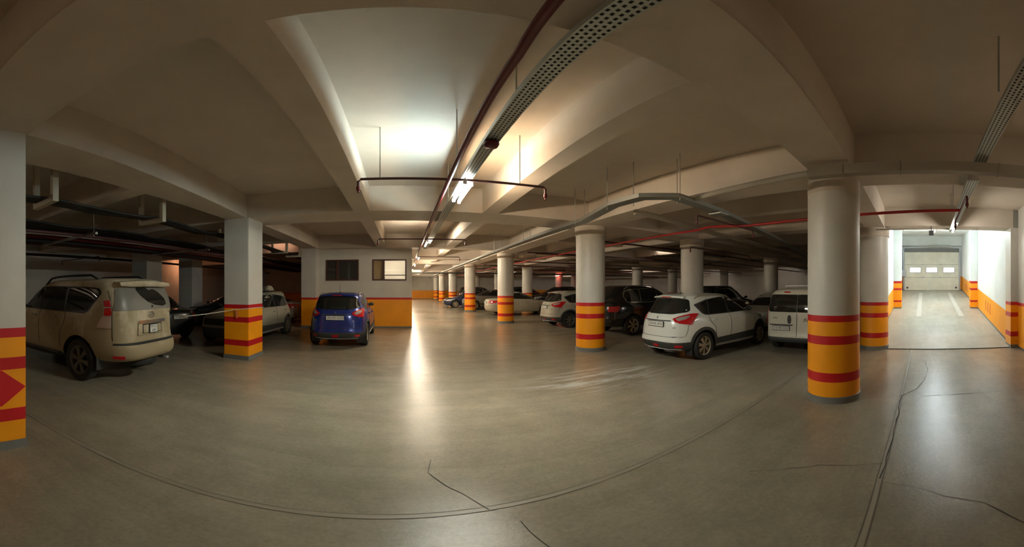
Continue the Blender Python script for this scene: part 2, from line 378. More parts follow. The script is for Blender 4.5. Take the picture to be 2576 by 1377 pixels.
# ---- sectional garage door
M['doorwin']=emis('door_window_daylight',(1,.93,.9),1.1)
dY0,dY1,dX=-2.05,1.45,21.85; dz=zr(21.9)
d=empty('door_1',(dX,-.45,dz)); d['kind']='structure'
def dlink(name,b,m,parent=d): 
    fixn(b); o=link(name,b,m,parent); return o
hh=[0,.86,1.42,1.98,2.52]
hh=[0,.84,1.68,2.52]
for i in range(3):
    b=BM(); box(b,-.04,.0,-1.79,1.79,hh[i]+.006,hh[i+1]-.006)
    p=dlink('panel',b,M['doorpanel'])
    if i==1:
        for yc in (-1.12,0,1.08):
            b=BM(); box(b,-.055,-.041,yc-.38,yc+.38,1.15,1.52); w=dlink('window_frame',b,M['gasket'],p)
            b=BM(); box(b,-.060,-.056,yc-.35,yc+.35,1.18,1.49); dlink('pane',b,M['doorwin'],p)
for yc in (-1.6,1.6):
    b=BM(); box(b,-.07,-.041,yc-.06,yc+.06,.12,.22); dlink('handle',b,M['black'])
for i in (1,2):
    for yc in (-.58,.58):
        b=BM(); box(b,-.07,-.041,yc-.03,yc+.03,hh[i]-.05,hh[i]+.05); dlink('hinge',b,M['steel'])
for s in (-1,1):
    b=BM(); box(b,-.14,-.02,s*1.84-.04,s*1.84+.04,0,2.75); dlink('track',b,M['steel'])
b=BM(); box(b,-.05,.0,-1.79,1.79,2.53,2.78); dlink('top_seal',b,M['gasket'])
b=BM(); tube(b,[(-.12,-1.95,2.9),(-.12,1.95,2.9)],.035,10); dlink('torsion_bar',b,M['steel'])
b=BM(); tube(b,[(-.12,-1.2,2.9),(-.12,.2,2.9)],.07,12); dlink('spring',b,M['galv'])
b=BM(); box(b,-.3,-.05,1.68,1.98,.9,1.3); dlink('opener',b,M['steel'])
# ---- cable trays, pipes
def slot_tray(name,path,w,h,label,cat='cable tray',slots=True,m='galv',parent=None,group=None):
    """perforated tray: U section swept along a level path, real slots shown as dark punched openings"""
    path=[Vector(p) for p in path]; b=BM(); rows=[]
    prof=[(-w/2,h),(-w/2,0),(w/2,0),(w/2,h),(w/2-.004,h),(w/2-.004,.004),(-w/2+.004,.004),(-w/2+.004,h)]
    for i,p in enumerate(path):
        a=path[max(i-1,0)]; c=path[min(i+1,len(path)-1)]; d=(c-a); d.z=0; d.normalize(); n=Vector((d.y,-d.x,0))
        rows.append([b.verts.new(p+n*q[0]+Vector((0,0,q[1]))) for q in prof])
    for A,B in zip(rows,rows[1:]):
        for k in range(8): b.faces.new((A[k],A[(k+1)%8],B[(k+1)%8],B[k]))
    b.faces.new(rows[0]); b.faces.new(rows[-1][::-1]); fixn(b)
    t=link(name,b,M[m]); setp(t,label,cat,group)
    if slots:
        b=BM(); s=0.0; k=0
        for p,q in zip(path,path[1:]):
            d=(q-p); ln=d.length; d.normalize(); n=Vector((d.y,-d.x,0)).normalized()
            while s<ln:
                for j,o in enumerate((-.36,-.12,.12,.36)):
                    c=p+d*(s+(.018 if j%2 else 0))+n*(o*w)-Vector((0,0,.0015))
                    e=d*.0105*(1+.0); f=n*w*.055
                    b.faces.new([b.verts.new(c+e*x+f*y) for x,y in ((-1,-1),(1,-1),(1,1),(-1,1))])
                s+=.042
            s-=ln
        for f in b.faces:
            if f.normal.z>0: f.normal_flip()
        link('slots',b,M['holes'],t)
    return t
slot_tray('cable_tray',[(.84,-2.5,3.23),(.84,12.9,3.23)],.15,.05,'long perforated cable tray running overhead down the middle of the aisle')
slot_tray('cable_tray',[(4.35,-.66,3.30),(-2.9,-.62,3.30)][::-1],.15,.05,'perforated cable tray crossing the ceiling at the upper right')
slot_tray('cable_tray',[(8.9,-.72,3.24),(4.5,-.66,3.24)],.15,.05,'short perforated tray leading to the lamp over the ramp mouth')
slot_tray('cable_tray',[(3.75,48,3.15),(3.7,20,3.15),(3.7,6.1,3.15),(3.45,4.7,3.18),(3.5,4.0,3.18),(3.85,3.6,3.17),(5.1,3.65,3.15),(12.2,4.85,3.15),(20,6.1,3.15)],.22,.07,'grey cable tray that bends between the first two aisle columns',slots=False,m='galvdark')
def rods(name,pts,label,cat,group,z0=3.2,r=.008):
    for i,p in enumerate(pts):
        b=BM(); tube(b,[(p[0],p[1],p[2] if len(p)>2 else z0),(p[0],p[1],ZS)],r,6); fixn(b)
        o=link(name,b,M['galv']); setp(o,label,cat,group)
rods('hanger_rod',[(.92,2.6),(.76,5.6),(.92,5.6),(.76,9.4),(.92,9.4),(.76,12.4)],'thin steel rod hanging the middle aisle tray from the ceiling','hanger','middle aisle tray hangers',3.28)
rods('hanger_rod',[(x+s,y) for (x,y,s) in ((3.7,6.3,-.12),(3.7,6.3,.12),(3.5,4.8,-.12),(3.45,4.3,.12),(3.85,3.5,0),(4.0,3.7,0),(3.7,9.5,-.12),(3.7,9.5,.12),(3.7,12.8,-.12),(3.7,12.8,.12))],'thin steel rod hanging the bending cable tray by the aisle columns','hanger','bending tray hangers',3.12)
rods('hanger_rod',[(2.3,-.52),(2.3,-.76),(6.6,-.56),(6.6,-.8),(7.6,-.6),(7.6,-.84)],'thin steel rod holding the tray near the ramp','hanger','ramp tray hangers',3.3)
b=BM(); box(b,4.95,5.22,3.50,3.78,3.11,3.135); fixn(b); o=link('tray_bracket',b,M['galv']); setp(o,'pale slotted bracket under the bend of the grey tray','bracket')
rods('hanger_rod',[(-.30,4.24,3.18),(1.55,4.24,3.18),(.6,3.7,3.19)],'thin steel rod holding the red sprinkler pipes in the lit ceiling bay','hanger','sprinkler pipe hangers in the lit bay')
# red main pipes
def pipe(name,pts,r,m,label,cat='pipe',group=None,seg=10,parent=None):
    b=BM(); tube(b,pts,r,seg); fixn(b); o=link(name,b,M[m],parent,angle=.9)
    if parent is None: setp(o,label,cat,group)
    return o
mp=pipe('sprinkler_pipe',[(.5,-2.5,3.2),(.52,.6,3.2),(.58,1.6,3.17),(.6,16,3.17),(.62,45,3.17)],.032,'redpipe','dark red main pipe running overhead along the aisle')
def sprinkler(y,x0,x1,z,label,m='darkpipe',axis='x',drop=.13,r=.019,parent=None,group=None):
    pa=[(x0,y,z-drop),(x0,y,z-.03),(x0+(.03 if x1>x0 else -.03),y,z),(x1-(.03 if x1>x0 else -.03),y,z),(x1,y,z-.03),(x1,y,z-drop)]
    if axis=='y': pa=[(q[1],q[0],q[2]) for q in pa]
    c=((pa[0][0]+pa[-1][0])/2,(pa[0][1]+pa[-1][1])/2,z)
    t=empty('sprinkler_branch',c); setp(t,label,'sprinkler pipe',group)
    b=BM(); tube(b,[Vector(q)-Vector(c) for q in pa],r,8); fixn(b); link('branch_pipe',b,M[m],t,angle=.9)
    for q in (pa[0],pa[-1]):
        b=BM(); lathe(b,[(0,.03),(.027,.025),(.027,-.02),(.012,-.035),(.012,-.055),(.022,-.06),(0,-.062)],c=tuple(Vector(q)-Vector(c)),seg=10); fixn(b)
        link('sprinkler_head',b,M['redpipe'],t)
    return t
sprinkler(4.24,-.58,1.93,3.17,'red sprinkler branch crossing under the bright ceiling bay')
sprinkler(9.67,-.75,1.83,3.15,'dark sprinkler branch crossing the aisle beyond the bright bay')
sprinkler(15.2,.62,2.6,3.14,'dark sprinkler branch just past the windowed wall')
sprinkler(3.95,4.82,6.93,3.1,'dark red sprinkler branch between the bent tray and the near column')
sprinkler(-.62,4.85,6.75,3.1,'dark red sprinkler branch in front of the ramp opening','redpipe')
sprinkler(12.4,5.2,7.1,3.1,'dark sprinkler branch right of the second aisle column')
sprinkler(20,5.3,8.2,3.1,'dark sprinkler branch above the white saloon')
sprinkler(7.0,8.2,12.0,3.05,'dark sprinkler branch behind the near column to the right')
pipe('sprinkler_pipe',[(6.2,45,3.1),(6.26,8.8,3.1),(6.1,5.0,3.1),(6.02,4.6,3.12),(6.05,4.1,3.09),(6.15,3.6,3.07),(6.2,2.3,3.1),(6.05,1.2,3.1),(5.8,-.48,3.1),(5.78,-.62,3.1)],.028,'brightred','bright red main pipe crossing behind the large near column')
pipe('drain_pipe',[(4.1,4.9,3.2),(4.3,4.86,3.2),(7.4,5.35,3.2),(13.3,5.5,3.2),(24,5.6,3.2)],.06,'greypipe','fat beige insulated pipe running right from the aisle beam')
pipe('cable_conduit',[(3.99,1.46,3.24),(4.08,2.2,3.24),(4.2,3.2,3.24),(4.32,3.8,3.24)],.045,'greypipe','short beige conduit clamped under the near beam')
b=BM(); box(b,3.92,4.06,-2.55,1.45,3.17,3.30)
for y in (-1.9,-.9,.3,1.0): box(b,3.91,4.07,y-.008,y+.008,3.16,3.31)
fixn(b); o=link('cable_trunking',b,M['duct']); setp(o,'long grey trunking curving over the ramp view under the beam','trunking')
pipe('steel_conduit',[(8.85,1.2,3.30),(8.85,-.75,3.30)],.018,'duct','thin grey conduit along the lintel above the ramp','conduit')
b=BM(); box(b,8.75,8.85,-.23,-.11,3.12,3.24); tube(b,[(8.8,-.17,3.24),(8.8,-.17,3.36)],.012,6); fixn(b)
o=link('camera_unit',b,M['black']); setp(o,'small black security camera hanging over the ramp mouth','security camera')
b=BM(); lathe(b,[(0,.03),(.075,.02),(.08,0),(.06,-.035),(0,-.045)],c=(.84,3.1,3.2),seg=20); fixn(b); o=link('alarm_sounder',b,M['redpipe'],smooth=True); setp(o,'round red alarm unit under the middle tray','alarm')
pipe('conduit',[(.4,29,3.0),(28,29,3.0)],.05,'cable','thin black pipe crossing far down the aisle','pipe')
pipe('tunnel_pipe',[(9.75,1.30,3.95),(10.6,1.28,4.0),(11.0,1.22,3.85),(12,1.24,3.9),(13,1.3,4.2),(15.2,1.0,4.4)],.04,'greypipe','pale pipe on the left wall of the ramp','pipe')
for y,z in ((9,3.24),(13.5,3.26),(18,3.22),(21.5,3.24),(26,3.22)):
    pipe('service_pipe',[(5.3,y,z),(28.9,y+.3,z)],.03,'darkpipe','dark pipe running across the right parking area under the beams','pipe','dark ceiling pipes over the right parking area')
for y in (10.6,17):
    slot_tray('cable_tray',[(10,y,3.1),(28,y+.4,3.1)],.25,.06,'dark cable tray over the right parking area',slots=False,m='galvdark',group='dark trays over the right parking area')
# left bay services
for i,(x,y) in enumerate(((-4.25,2.43),(-4.29,4.84),(-4.33,7.95),(-4.33,11.8),(-4.33,13.4))):
    b=BM(); box(b,-.04,.04,-.05,.05,-.68,.25); box(b,-.56,-.04,-.05,.05,-.68,-.60); box(b,-.62,-.56,-.05,.05,-.68,.25); fixn(b)
    o=link('bracket_hanger',b,M['cream']); o.location=(x,y,3.70)
    lab=['cream bracket nearest the left edge holding black cables','cream bracket above the dusty off-roader rear window','cream bracket just left of the roped square column','cream bracket right of the roped square column','cream bracket farthest back, near the windowed wall'][i]
    setp(o,lab,'bracket')
def cable_bundle(x0,n,dx,z,label,m='cable',r=.022,y0=-2.4,y1=25,group=None,sag=.02):
    t=empty('cable_bundle',(x0,(y0+y1)/2,z)); setp(t,label,'cables',group)
    for k in range(n):
        b=BM(); pts=[]
        q=8
        yy=y0
        while yy<=y1:
            ph=(yy-2.43)/2.6*2*PI
            pts.append((k*dx+random.uniform(-.012,.012),yy-(y0+y1)/2,-sag*(1-math.cos(ph))*random.uniform(.6,1.3)+random.uniform(-.006,.006)+r)); yy+=.45
        tube(b,pts,r,6); fixn(b); link('cable',b,M[m],t,smooth=True)
cable_bundle(-4.77,5,.08,3.105,'bundle of black cables lying on the cream brackets',sag=.03)
cable_bundle(-6.6,10,.09,3.02,'wide bundle of black cables deeper in the left bay',sag=.02)
for x,z,m,r in ((-7.3,3.0,'redpipe',.05),(-7.6,2.95,'cable',.06),(-8.1,2.95,'darkpipe',.05),(-10.5,2.9,'cable',.05),(-6.1,2.90,'darkpipe',.035)):
    lab={-7.3:'red pipe running along the left bay ceiling',-7.6:'thick black pipe beside the red pipe in the left bay',-8.1:'dark red pipe deeper in the left bay',-10.5:'black pipe far back over the left bay',-6.1:'thin dark pipe beside the cable bundle in the left bay'}[x]
    pipe('service_pipe',[(x,-2.4,z),(x-.2,25,z)],r,m,lab)
sprinkler(3.6,-8.6,-12.8,2.95,'dark sprinkler branch left of the dusty off-roader, high up')
sprinkler(7.6,-9.9,-12.6,2.9,'dark sprinkler branch in front of the pale left wall')
for y,l in ((4.3,'steel strut crossing the red pipes above the dusty off-roader'),(8.6,'steel strut holding pipes left of the roped column')):
    b=BM(); box(b,-8.2,-5.7,y-.03,y+.03,2.88,2.93)
    for x in (-8.1,-5.8): tube(b,[(x,y,2.85),(x,y,ZS)],.007,6)
    fixn(b); o=link('pipe_strut',b,M['galv']); setp(o,l,'pipe support')
b=BM(); tube(b,[(-4.15,5.35,1.13),(-4.0,5.9,1.15),(-3.80,6.83,1.20),(-3.46,6.87,1.235),(-3.455,7.3,1.235),(-3.455,7.68,1.22)],.008,6); fixn(b)
o=link('rope',b,M['rope'],smooth=True); setp(o,'thin white rope stretched from the dusty off-roader across the square column','rope')
b=BM(); vs=[(-3.82,6.855,1.215),(-3.77,6.855,1.215),(-3.72,6.85,1.08),(-3.74,6.85,1.0),(-3.79,6.855,1.01),(-3.78,6.85,1.1)]
f=b.faces.new([b.verts.new(v) for v in vs]); r=bmesh.ops.extrude_face_region(b,geom=[f]); 
for v in [g for g in r['geom'] if isinstance(g,bmesh.types.BMVert)]: v.co.y-=.012
fixn(b); link('tape_tail',b,M['tape'],o)
b=BM(); box(b,-13.98,-13.9,1.0,2.4,0,2.0); fixn(b); o=link('metal_cabinet',b,M['black']); setp(o,'black cabinet against the wall at the far left','cabinet')
# ------------------------------------------------------------------ lamps
def area(name,loc,sx,sy,power,col,rot=(0,0,0),spread=PI,parent=None):
    l=bpy.data.lights.new(name,'AREA'); l.shape='RECTANGLE'; l.size=sx; l.size_y=sy; l.energy=power; l.color=col; l.spread=spread
    o=bpy.data.objects.new(name,l); COL.objects.link(o); o.location=loc; o.rotation_euler=rot
    if parent is not None: o.parent=parent
    return o
def tube_lamp(x,y,z,axis,col,es,label,ln=1.2,group=None):
    t=empty('tube_lamp',(x,y,z),0 if axis=='y' else -PI/2); setp(t,label,'lamp',group)
    b=BM(); box(b,-.012,.012,-ln/2,ln/2,.024,.06); fixn(b); link('housing',b,M['white'],t)
    em=emis('tube_glow',col,es)
    b=BM(); tube(b,[(0,-ln/2+.03,0),(0,ln/2-.03,0)],.019,10); fixn(b); link('tube',b,em,t,smooth=True)
    for s in (-1,1):
        b=BM(); box(b,-.025,.025,s*(ln/2-.015)-.015,s*(ln/2-.015)+.015,-.025,.03); fixn(b); link('end_cap',b,M['white'],t)
    return t
WARM=(1,.80,.56); COOL=(.80,.95,1)
LG='tube lamps under the middle tray farther down the aisle'
tube_lamp(.79,4.7,3.13,'y',(.74,.97,1),145,'bright cool tube lamp under the tray in the lit ceiling bay',1.0)
tube_lamp(.89,4.8,3.13,'y',(1,.74,.48),120,'added warm tube beside the cool lamp, tinting the lit ceiling bay',1.0)  # extra tube added for the warm tint on the bay's right side
for y,q in ((10.6,'first warm tube lamp under the middle tray beyond the bright bay'),(15.8,'second warm tube lamp under the middle tray, level with the windowed wall edge'),(21,'third warm tube lamp of the middle tray, past the windowed wall'),
    (26.5,'fourth warm tube lamp of the middle tray, before the dark crossing pipe'),(32,'fifth warm tube lamp of the middle tray, just past the dark crossing pipe'),(38,'sixth warm tube lamp of the middle tray, small and far away'),(44,'last warm tube lamp of the middle tray, nearest the far wall')):
    tube_lamp(.73,y,3.13,'y',(1,.86,.66),(110 if y<12 else 240),q,1.2,LG)
tube_lamp(8.15,-.72,3.19,'x',(1,.93,.82),45,'tube lamp at the end of the tray above the ramp mouth',.9)
tube_lamp(12.5,-.5,4.2,'x',(.86,.97,1),120,'white tube lamp on the ramp ceiling',1.5)
tube_lamp(16.5,-.5,4.64,'x',(.86,.97,1),170,'second white tube lamp on the ramp ceiling nearer the door',1.5)
LR='added fill lamps over the right parking area'
for (x,y,e,c) in ((12.5,12.5,12,(1,.86,.70)),(12.5,20,22,(1,.86,.74)),(26,12,20,(1,.86,.76)),(22,26,34,(1,.86,.78)),(12.5,36,55,(1,.84,.72)),(22,44,60,(1,.84,.76)),(7.1,17,10,(1,.84,.66)),(26,20,20,(1,.86,.78))):  # unseen fill lamps, added to lighten the parking area and its walls
    tube_lamp(x,y,3.84,'y',c,e,'added fill lamp hidden above the beams of the right parking area',1.2,LR)
tube_lamp(16.1,32.2,3.0,'y',(1,.16,.12),16,'red glowing lamp far back among the columns',1.0)
tube_lamp(-13.0,17.4,3.3,'y',(1,.42,.2),26,'orange glowing lamp in the far left corner',1.2)
tube_lamp(-5.6,14.2,3.8,'x',(1,.55,.36),5,'dim warm lamp at the back of the left bay',1.2)
tube_lamp(-8.0,-.6,3.3,'y',(1,.86,.68),30,'added fill lamp out of view, brightening the left bay wall',1.2)  # unseen fill lamp, added to brighten the pale left wall
tube_lamp(-.8,18.2,3.75,'y',(1,.90,.74),120,'added lamp brightening the room behind the windowed wall',1.2)  # unseen lamp, added so the second window looks bright
pipe('conduit',[(-1.45,19.4,2.45),(.12,19.4,2.45)],.03,'cable','black pipe seen through the lit window','pipe')
LB='added fill lamps behind the camera'
for x in (-1.2,3.2): tube_lamp(x,-1.9,3.3,'x',(1,.78,.55),3.5,'added fill lamp out of view close to the back wall',1.2,LB)  # added as ambient fill for the foreground, outside the view
w=bpy.data.worlds.new('world'); SC.world=w; w.use_nodes=True
w.node_tree.nodes['Background'].inputs[0].default_value=(.5,.48,.42,1); w.node_tree.nodes['Background'].inputs[1].default_value=.02
SC.view_settings.view_transform='Standard'; SC.view_settings.look='None'; SC.view_settings.exposure=1.95; SC.view_settings.gamma=1
# ------------------------------------------------------------------ vehicles
def paint(name,col,rough=.28,metal=0,coat=.6,dust=None,dustamt=.0):
    m=mat(name,col,rough,metal,.5,coat=coat); P=m.node_tree.nodes['Principled BSDF']; P.inputs['Coat Roughness'].default_value=.08
    tc=N(m,'ShaderNodeTexCoord'); n=noise(m,1.6,6,.65,tc.outputs['Object']); 
    if dust:
        s=N(m,'ShaderNodeSeparateXYZ'); L(m,tc.outputs['Object'],s.inputs[0])
        zz=N(m,'ShaderNodeMapRange'); L(m,s.outputs['Z'],zz.inputs[0]); zz.inputs[1].default_value=1.7; zz.inputs[2].default_value=.3; zz.inputs[3].default_value=-.12; zz.inputs[4].default_value=.30
        a=N(m,'ShaderNodeMath',operation='ADD'); L(m,n.outputs['Fac'],a.inputs[0]); L(m,zz.outputs[0],a.inputs[1])
        mp=N(m,'ShaderNodeMapping'); L(m,tc.outputs['Object'],mp.inputs['Vector']); mp.inputs['Scale'].default_value=(5,5,.5)
        n2=noise(m,2.5,6,.7,mp.outputs[0]); a2=N(m,'ShaderNodeMath',operation='ADD'); L(m,a.outputs[0],a2.inputs[0])
        k=N(m,'ShaderNodeMath',operation='MULTIPLY'); L(m,n2.outputs['Fac'],k.inputs[0]); k.inputs[1].default_value=.35; L(m,k.outputs[0],a2.inputs[1])
        lo=1.05-dustamt; r=ramp(m,a2.outputs[0],[(max(lo-.3,0),(0,0,0)),(min(lo+.15,1),(1,1,1))])
        L(m,mix(m,r.outputs[0],col,dust),P.inputs['Base Color'])
        rr=N(m,'ShaderNodeMapRange'); L(m,r.outputs[0],rr.inputs[0]); rr.inputs[3].default_value=rough; rr.inputs[4].default_value=.75; L(m,rr.outputs[0],P.inputs['Roughness'])
        cc=N(m,'ShaderNodeMapRange'); L(m,r.outputs[0],cc.inputs[0]); cc.inputs[3].default_value=coat; cc.inputs[4].default_value=0; L(m,cc.outputs[0],P.inputs['Coat Weight'])
    return m
M['glass']=mat('tinted_glass',(.012,.014,.013),.04,0,.6,coat=.3)
M['dustglass']=mat('dusty_glass',(.15,.145,.12),.4,0,.4)
M['tire']=mat('tyre_rubber',(.022,.021,.019),.8); M['alloy']=mat('alloy_rim',(.42,.38,.28),.38,.55); M['alloydark']=mat('dull_rim',(.16,.15,.12),.5,.4)
M['lampred']=mat('red_lens',(.52,.006,.012),.15,0,.6,coat=.6); M['lampclear']=mat('clear_lens',(.46,.40,.37),.12,.3,.6,coat=.6)
M['headlamp']=mat('headlamp_lens',(.62,.66,.70),.08,.4,.7,coat=.7); M['chrome']=mat('chrome',(.65,.65,.62),.15,.95)
M['clad']=mat('dark_cladding',(.045,.048,.045),.6); M['plate']=mat('plate_white',(.62,.63,.58),.45); M['ink']=mat('plate_ink',(.03,.03,.035),.5)
M['seam']=mat('panel_seam',(.02,.02,.018),.7); M['amber']=mat('amber_lens',(.7,.22,.03),.2); M['silverskid']=mat('skid_silver',(.45,.45,.42),.4,.5)
M['interior']=mat('underbody',(.012,.012,.011),.9); M['headliner']=mat('dark_trim',(.03,.03,.028),.7)  # second colour: near-black trim for the plate garnish strips
def chaikin(p,n):
    for _ in range(n):
        q=[]
        for a,b in zip(p,p[1:]+p[:1]):
            q.append((a[0]*.75+b[0]*.25,a[1]*.75+b[1]*.25)); q.append((a[0]*.25+b[0]*.75,a[1]*.25+b[1]*.75))
        p=q
    return p
def roundpoly(p,r):
    out=[]; n=len(p)
    for i in range(n):
        a,b,c=Vector(p[i-1]),Vector(p[i]),Vector(p[(i+1)%n])
        u,v=(a-b),(c-b); k=min(r,u.length*.45,v.length*.45); P0=b+u.normalized()*k; P2=b+v.normalized()*k
        for t in (0,.25,.5,.75,1): out.append(tuple(P0*(1-t)**2+b*2*t*(1-t)+P2*t*t))
    return out
class Car:
    def __init__(s,spec,name,label,loc,rz,body,group=None,cat='car',detail=2,root=None):
        s.sp=spec; s.body=body; s.detail=detail
        s.root=empty(name,(loc[0],loc[1],loc[2] if len(loc)>2 else 0),rz); setp(s.root,label,cat,group)
        s.shell()
    def shell(s):
        sp=s.sp; Q=13; bm=BM(); rings=[]
        for (zf,zr_,xf,xr,w,nf,nr) in sp['rings']:
            xm=(xf+xr)/2+sp.get('mid',0)*(xf-xr); pts=[]
            def quarter(a,n,cnt):
                ph=[k/200*PI/2 for k in range(201)]
                P=[(a*math.cos(t)**(2/n) if math.cos(t)>1e-9 else 0, w*math.sin(t)**(2/n) if t>0 else 0) for t in ph]
                # split at the corner (45deg) and resample each piece evenly
                def res(pp,c):
                    L_=[0]
                    for u,v in zip(pp,pp[1:]): L_.append(L_[-1]+math.hypot(u[0]-v[0],u[1]-v[1]))
                    o=[]; j=0
                    for k in range(c):
                        tgt=L_[-1]*k/c
                        while L_[j+1]<tgt and j<len(L_)-2: j+=1
                        f=(tgt-L_[j])/max(L_[j+1]-L_[j],1e-9); o.append((pp[j][0]*(1-f)+pp[j+1][0]*f,pp[j][1]*(1-f)+pp[j+1][1]*f))
                    return o
                return res(P[:101],6)+res(P[100:],cnt)
            qf=quarter(xf-xm,nf,7); qr=quarter(xm-xr,nr,7)
            for (u,y) in qf: pts.append((xm+u,y))                # front centre -> left side mid
            pts.append((xm,w))
            for (u,y) in qr[1:][::-1]: pts.append((xm-u,y))
            pts.append((xr,0))
            for (u,y) in qr[1:]: pts.append((xm-u,-y))
            pts.append((xm,-w))
            for (u,y) in qf[1:][::-1]: pts.append((xm+u,-y))
            ring=[]
            for (x,y) in pts:
                t=(x-xr)/(xf-xr); t=max(0,min(1,t)); z=zr_+(zf-zr_)*t
                ring.append(bm.verts.new((x,y,z)))
            rings.append(ring)
        n=len(rings[0])
        for A,B in zip(rings,rings[1:]):
            for k in range(n): bm.faces.new((A[k],A[(k+1)%n],B[(k+1)%n],B[k]))
        for R,flip in ((rings[0],True),(rings[-1],False)):
            # cap with strips across the car
            h=n//2
            for k in range(h):
                a,b2,c,d=R[k],R[k+1],R[(n-k-1)%n],R[(n-k)%n]
                vs=[]
                for v in (a,b2,c,d):
                    if v not in vs: vs.append(v)
                if len(vs)>=3:
                    try: bm.faces.new(vs if not flip else vs[::-1])
                    except ValueError: pass
        fixn(bm)
        me=bpy.data.meshes.new('tmp'); bm.to_mesh(me); bm.free()
        o=bpy.data.objects.new('tmp',me); COL.objects.link(o)
        md=o.modifiers.new('s','SUBSURF'); md.levels=1; md.render_levels=1
        dg=bpy.context.evaluated_depsgraph_get(); dg.update()
        me2=bpy.data.meshes.new_from_object(o.evaluated_get(dg))
        bpy.data.objects.remove(o); s.bm0=BM(); s.bm0.from_mesh(me2); s.bvh=BVHTree.FromBMesh(s.bm0)
        # wheel openings
        o=bpy.data.objects.new('tmp',me2); COL.objects.link(o)
        cb=BM(); R=sp['wr']+sp.get('gap',.055); W=sp['w']
        for x in sp['axles']:
            for sg in (-1,1):
                r0=[];r1=[]
                for k in range(40):
                    t=2*PI*k/40; a,b2=R*math.cos(t),R*math.sin(t)
                    if b2<-R*.3: b2=-R-.4
                    r0.append(cb.verts.new((x+a,sg*(W-.30),sp['wr']+b2))); r1.append(cb.verts.new((x+a,sg*(W+.2),sp['wr']+b2)))
                for k in range(40): cb.faces.new((r0[k],r0[(k+1)%40],r1[(k+1)%40],r1[k]))
                cb.faces.new(r0); cb.faces.new(r1[::-1])
        fixn(cb); cm=bpy.data.meshes.new('cut'); cb.to_mesh(cm); cb.free(); co=bpy.data.objects.new('cut',cm); COL.objects.link(co)
        md=o.modifiers.new('b','BOOLEAN'); md.operation='DIFFERENCE'; md.object=co; md.solver='EXACT'
        dg=bpy.context.evaluated_depsgraph_get(); dg.update()
        me3=bpy.data.meshes.new_from_object(o.evaluated_get(dg)); bpy.data.objects.remove(o); bpy.data.objects.remove(co)
        b=BM(); b.from_mesh(me3)
        zc=sp.get('clad')
        if zc: bmesh.ops.bisect_plane(b,geom=b.verts[:]+b.edges[:]+b.faces[:],plane_co=(0,0,zc),plane_no=(sp.get('cladtilt',0),0,1))
        cf=[]
        for f in b.faces:
            c=f.calc_center_median(); f.material_index=0; f.smooth=True
            inarch=any(math.hypot(c.x-x,c.z-sp['wr'])<R+.004 and W-.31<abs(c.y) for x in sp['axles'])
            if inarch or any(abs(c.x-x)<R+.003 and c.z<sp['wr'] and W-.31<abs(c.y) and abs(f.normal.x)>.9 and abs(abs(c.x-x)-R)<.01 for x in sp['axles']): f.material_index=1
            elif f.normal.z<-.9 and c.z<.45: f.material_index=1
            elif zc and c.z+sp.get('cladtilt',0)*c.x<zc: cf.append(f)
        for e in b.edges:
            if len(e.link_faces)==2 and (e.link_faces[0].material_index!=e.link_faces[1].material_index or e.calc_face_angle(0)>.9): e.smooth=False
        if cf:
            r=bmesh.ops.duplicate(b,geom=cf); nb=BM(); 
            keep=[g for g in r['geom'] if isinstance(g,bmesh.types.BMFace)]
            mp={}
            for f in keep:
                vs=[]
                for v in f.verts:
                    if v not in mp: mp[v]=nb.verts.new(v.co)
                    vs.append(mp[v])
                try: nb.faces.new(vs).smooth=True
                except ValueError: pass
            bmesh.ops.delete(b,geom=keep,context='FACES'); bmesh.ops.delete(b,geom=cf,context='FACES')
            link('lower_cladding',nb,sp.get('cladmat') or M['clad'],s.root)
        link('body',b,[s.body,M['interior']],s.root)
    # -- projection of outlines onto the shell
    def hit(s,o,d):
        r=s.bvh.ray_cast(Vector(o),Vector(d)); 
        if r[0] is None: r=s.bvh.find_nearest(Vector(o)+Vector(d)*4.2)
        return r[0],r[1]
    def outline(s,z,end,sg):
        key=(round(z,2),end,sg); c=s.__dict__.setdefault('cache',{})
        if key in c: return c[key]
        xe=s.sp['rings'][3][3] if end=='B' else s.sp['rings'][3][2]; yc=s.sp['w']-.38; dx=1 if end=='B' else -1; P=[]
        for k in range(12): P.append(s.hit((xe-dx*3,sg*yc*k/12,z),(dx,0,0)))
        pv=Vector((xe+dx*.55,sg*yc,z))
        for k in range(22):
            a=PI/2*k/21; o=Vector((-dx*math.cos(a),sg*math.sin(a),0)); P.append(s.hit(pv+o*3,-o))
        for k in range(1,8): P.append(s.hit((xe+dx*(.55+k*.15),sg*4,z),(0,-sg,0)))
        P=[(Vector((p.x,p.y,z)),n) for p,n in P]
        L_=[0]
        for a,b in zip(P,P[1:]): L_.append(L_[-1]+(a[0]-b[0]).length)
        c[key]=(P,L_); return c[key]
    def place(s,mode,u,z):
        if mode=='L': return s.hit((u,5,z),(0,-1,0))
        if mode=='R': return s.hit((u,-5,z),(0,1,0))
        if mode=='B': return s.hit((-6,u,z),(1,0,0))
        if mode=='F': return s.hit((6,u,z),(-1,0,0))
        if mode=='T': return s.hit((u,z,6),(0,0,-1))
        end=mode[0]; sg=1 if mode[1]=='l' else -1       # 'Bl','Br','Fl','Fr' wrap round a corner, u = arc length from centre
        P,L_=s.outline(z,end,sg); j=0
        while j<len(L_)-2 and L_[j+1]<u: j+=1
        f=(u-L_[j])/max(L_[j+1]-L_[j],1e-6); p=P[j][0].lerp(P[j+1][0],max(0,f)); n=P[j][1].lerp(P[j+1][1],max(0,min(1,f))).normalized()
        return p,n
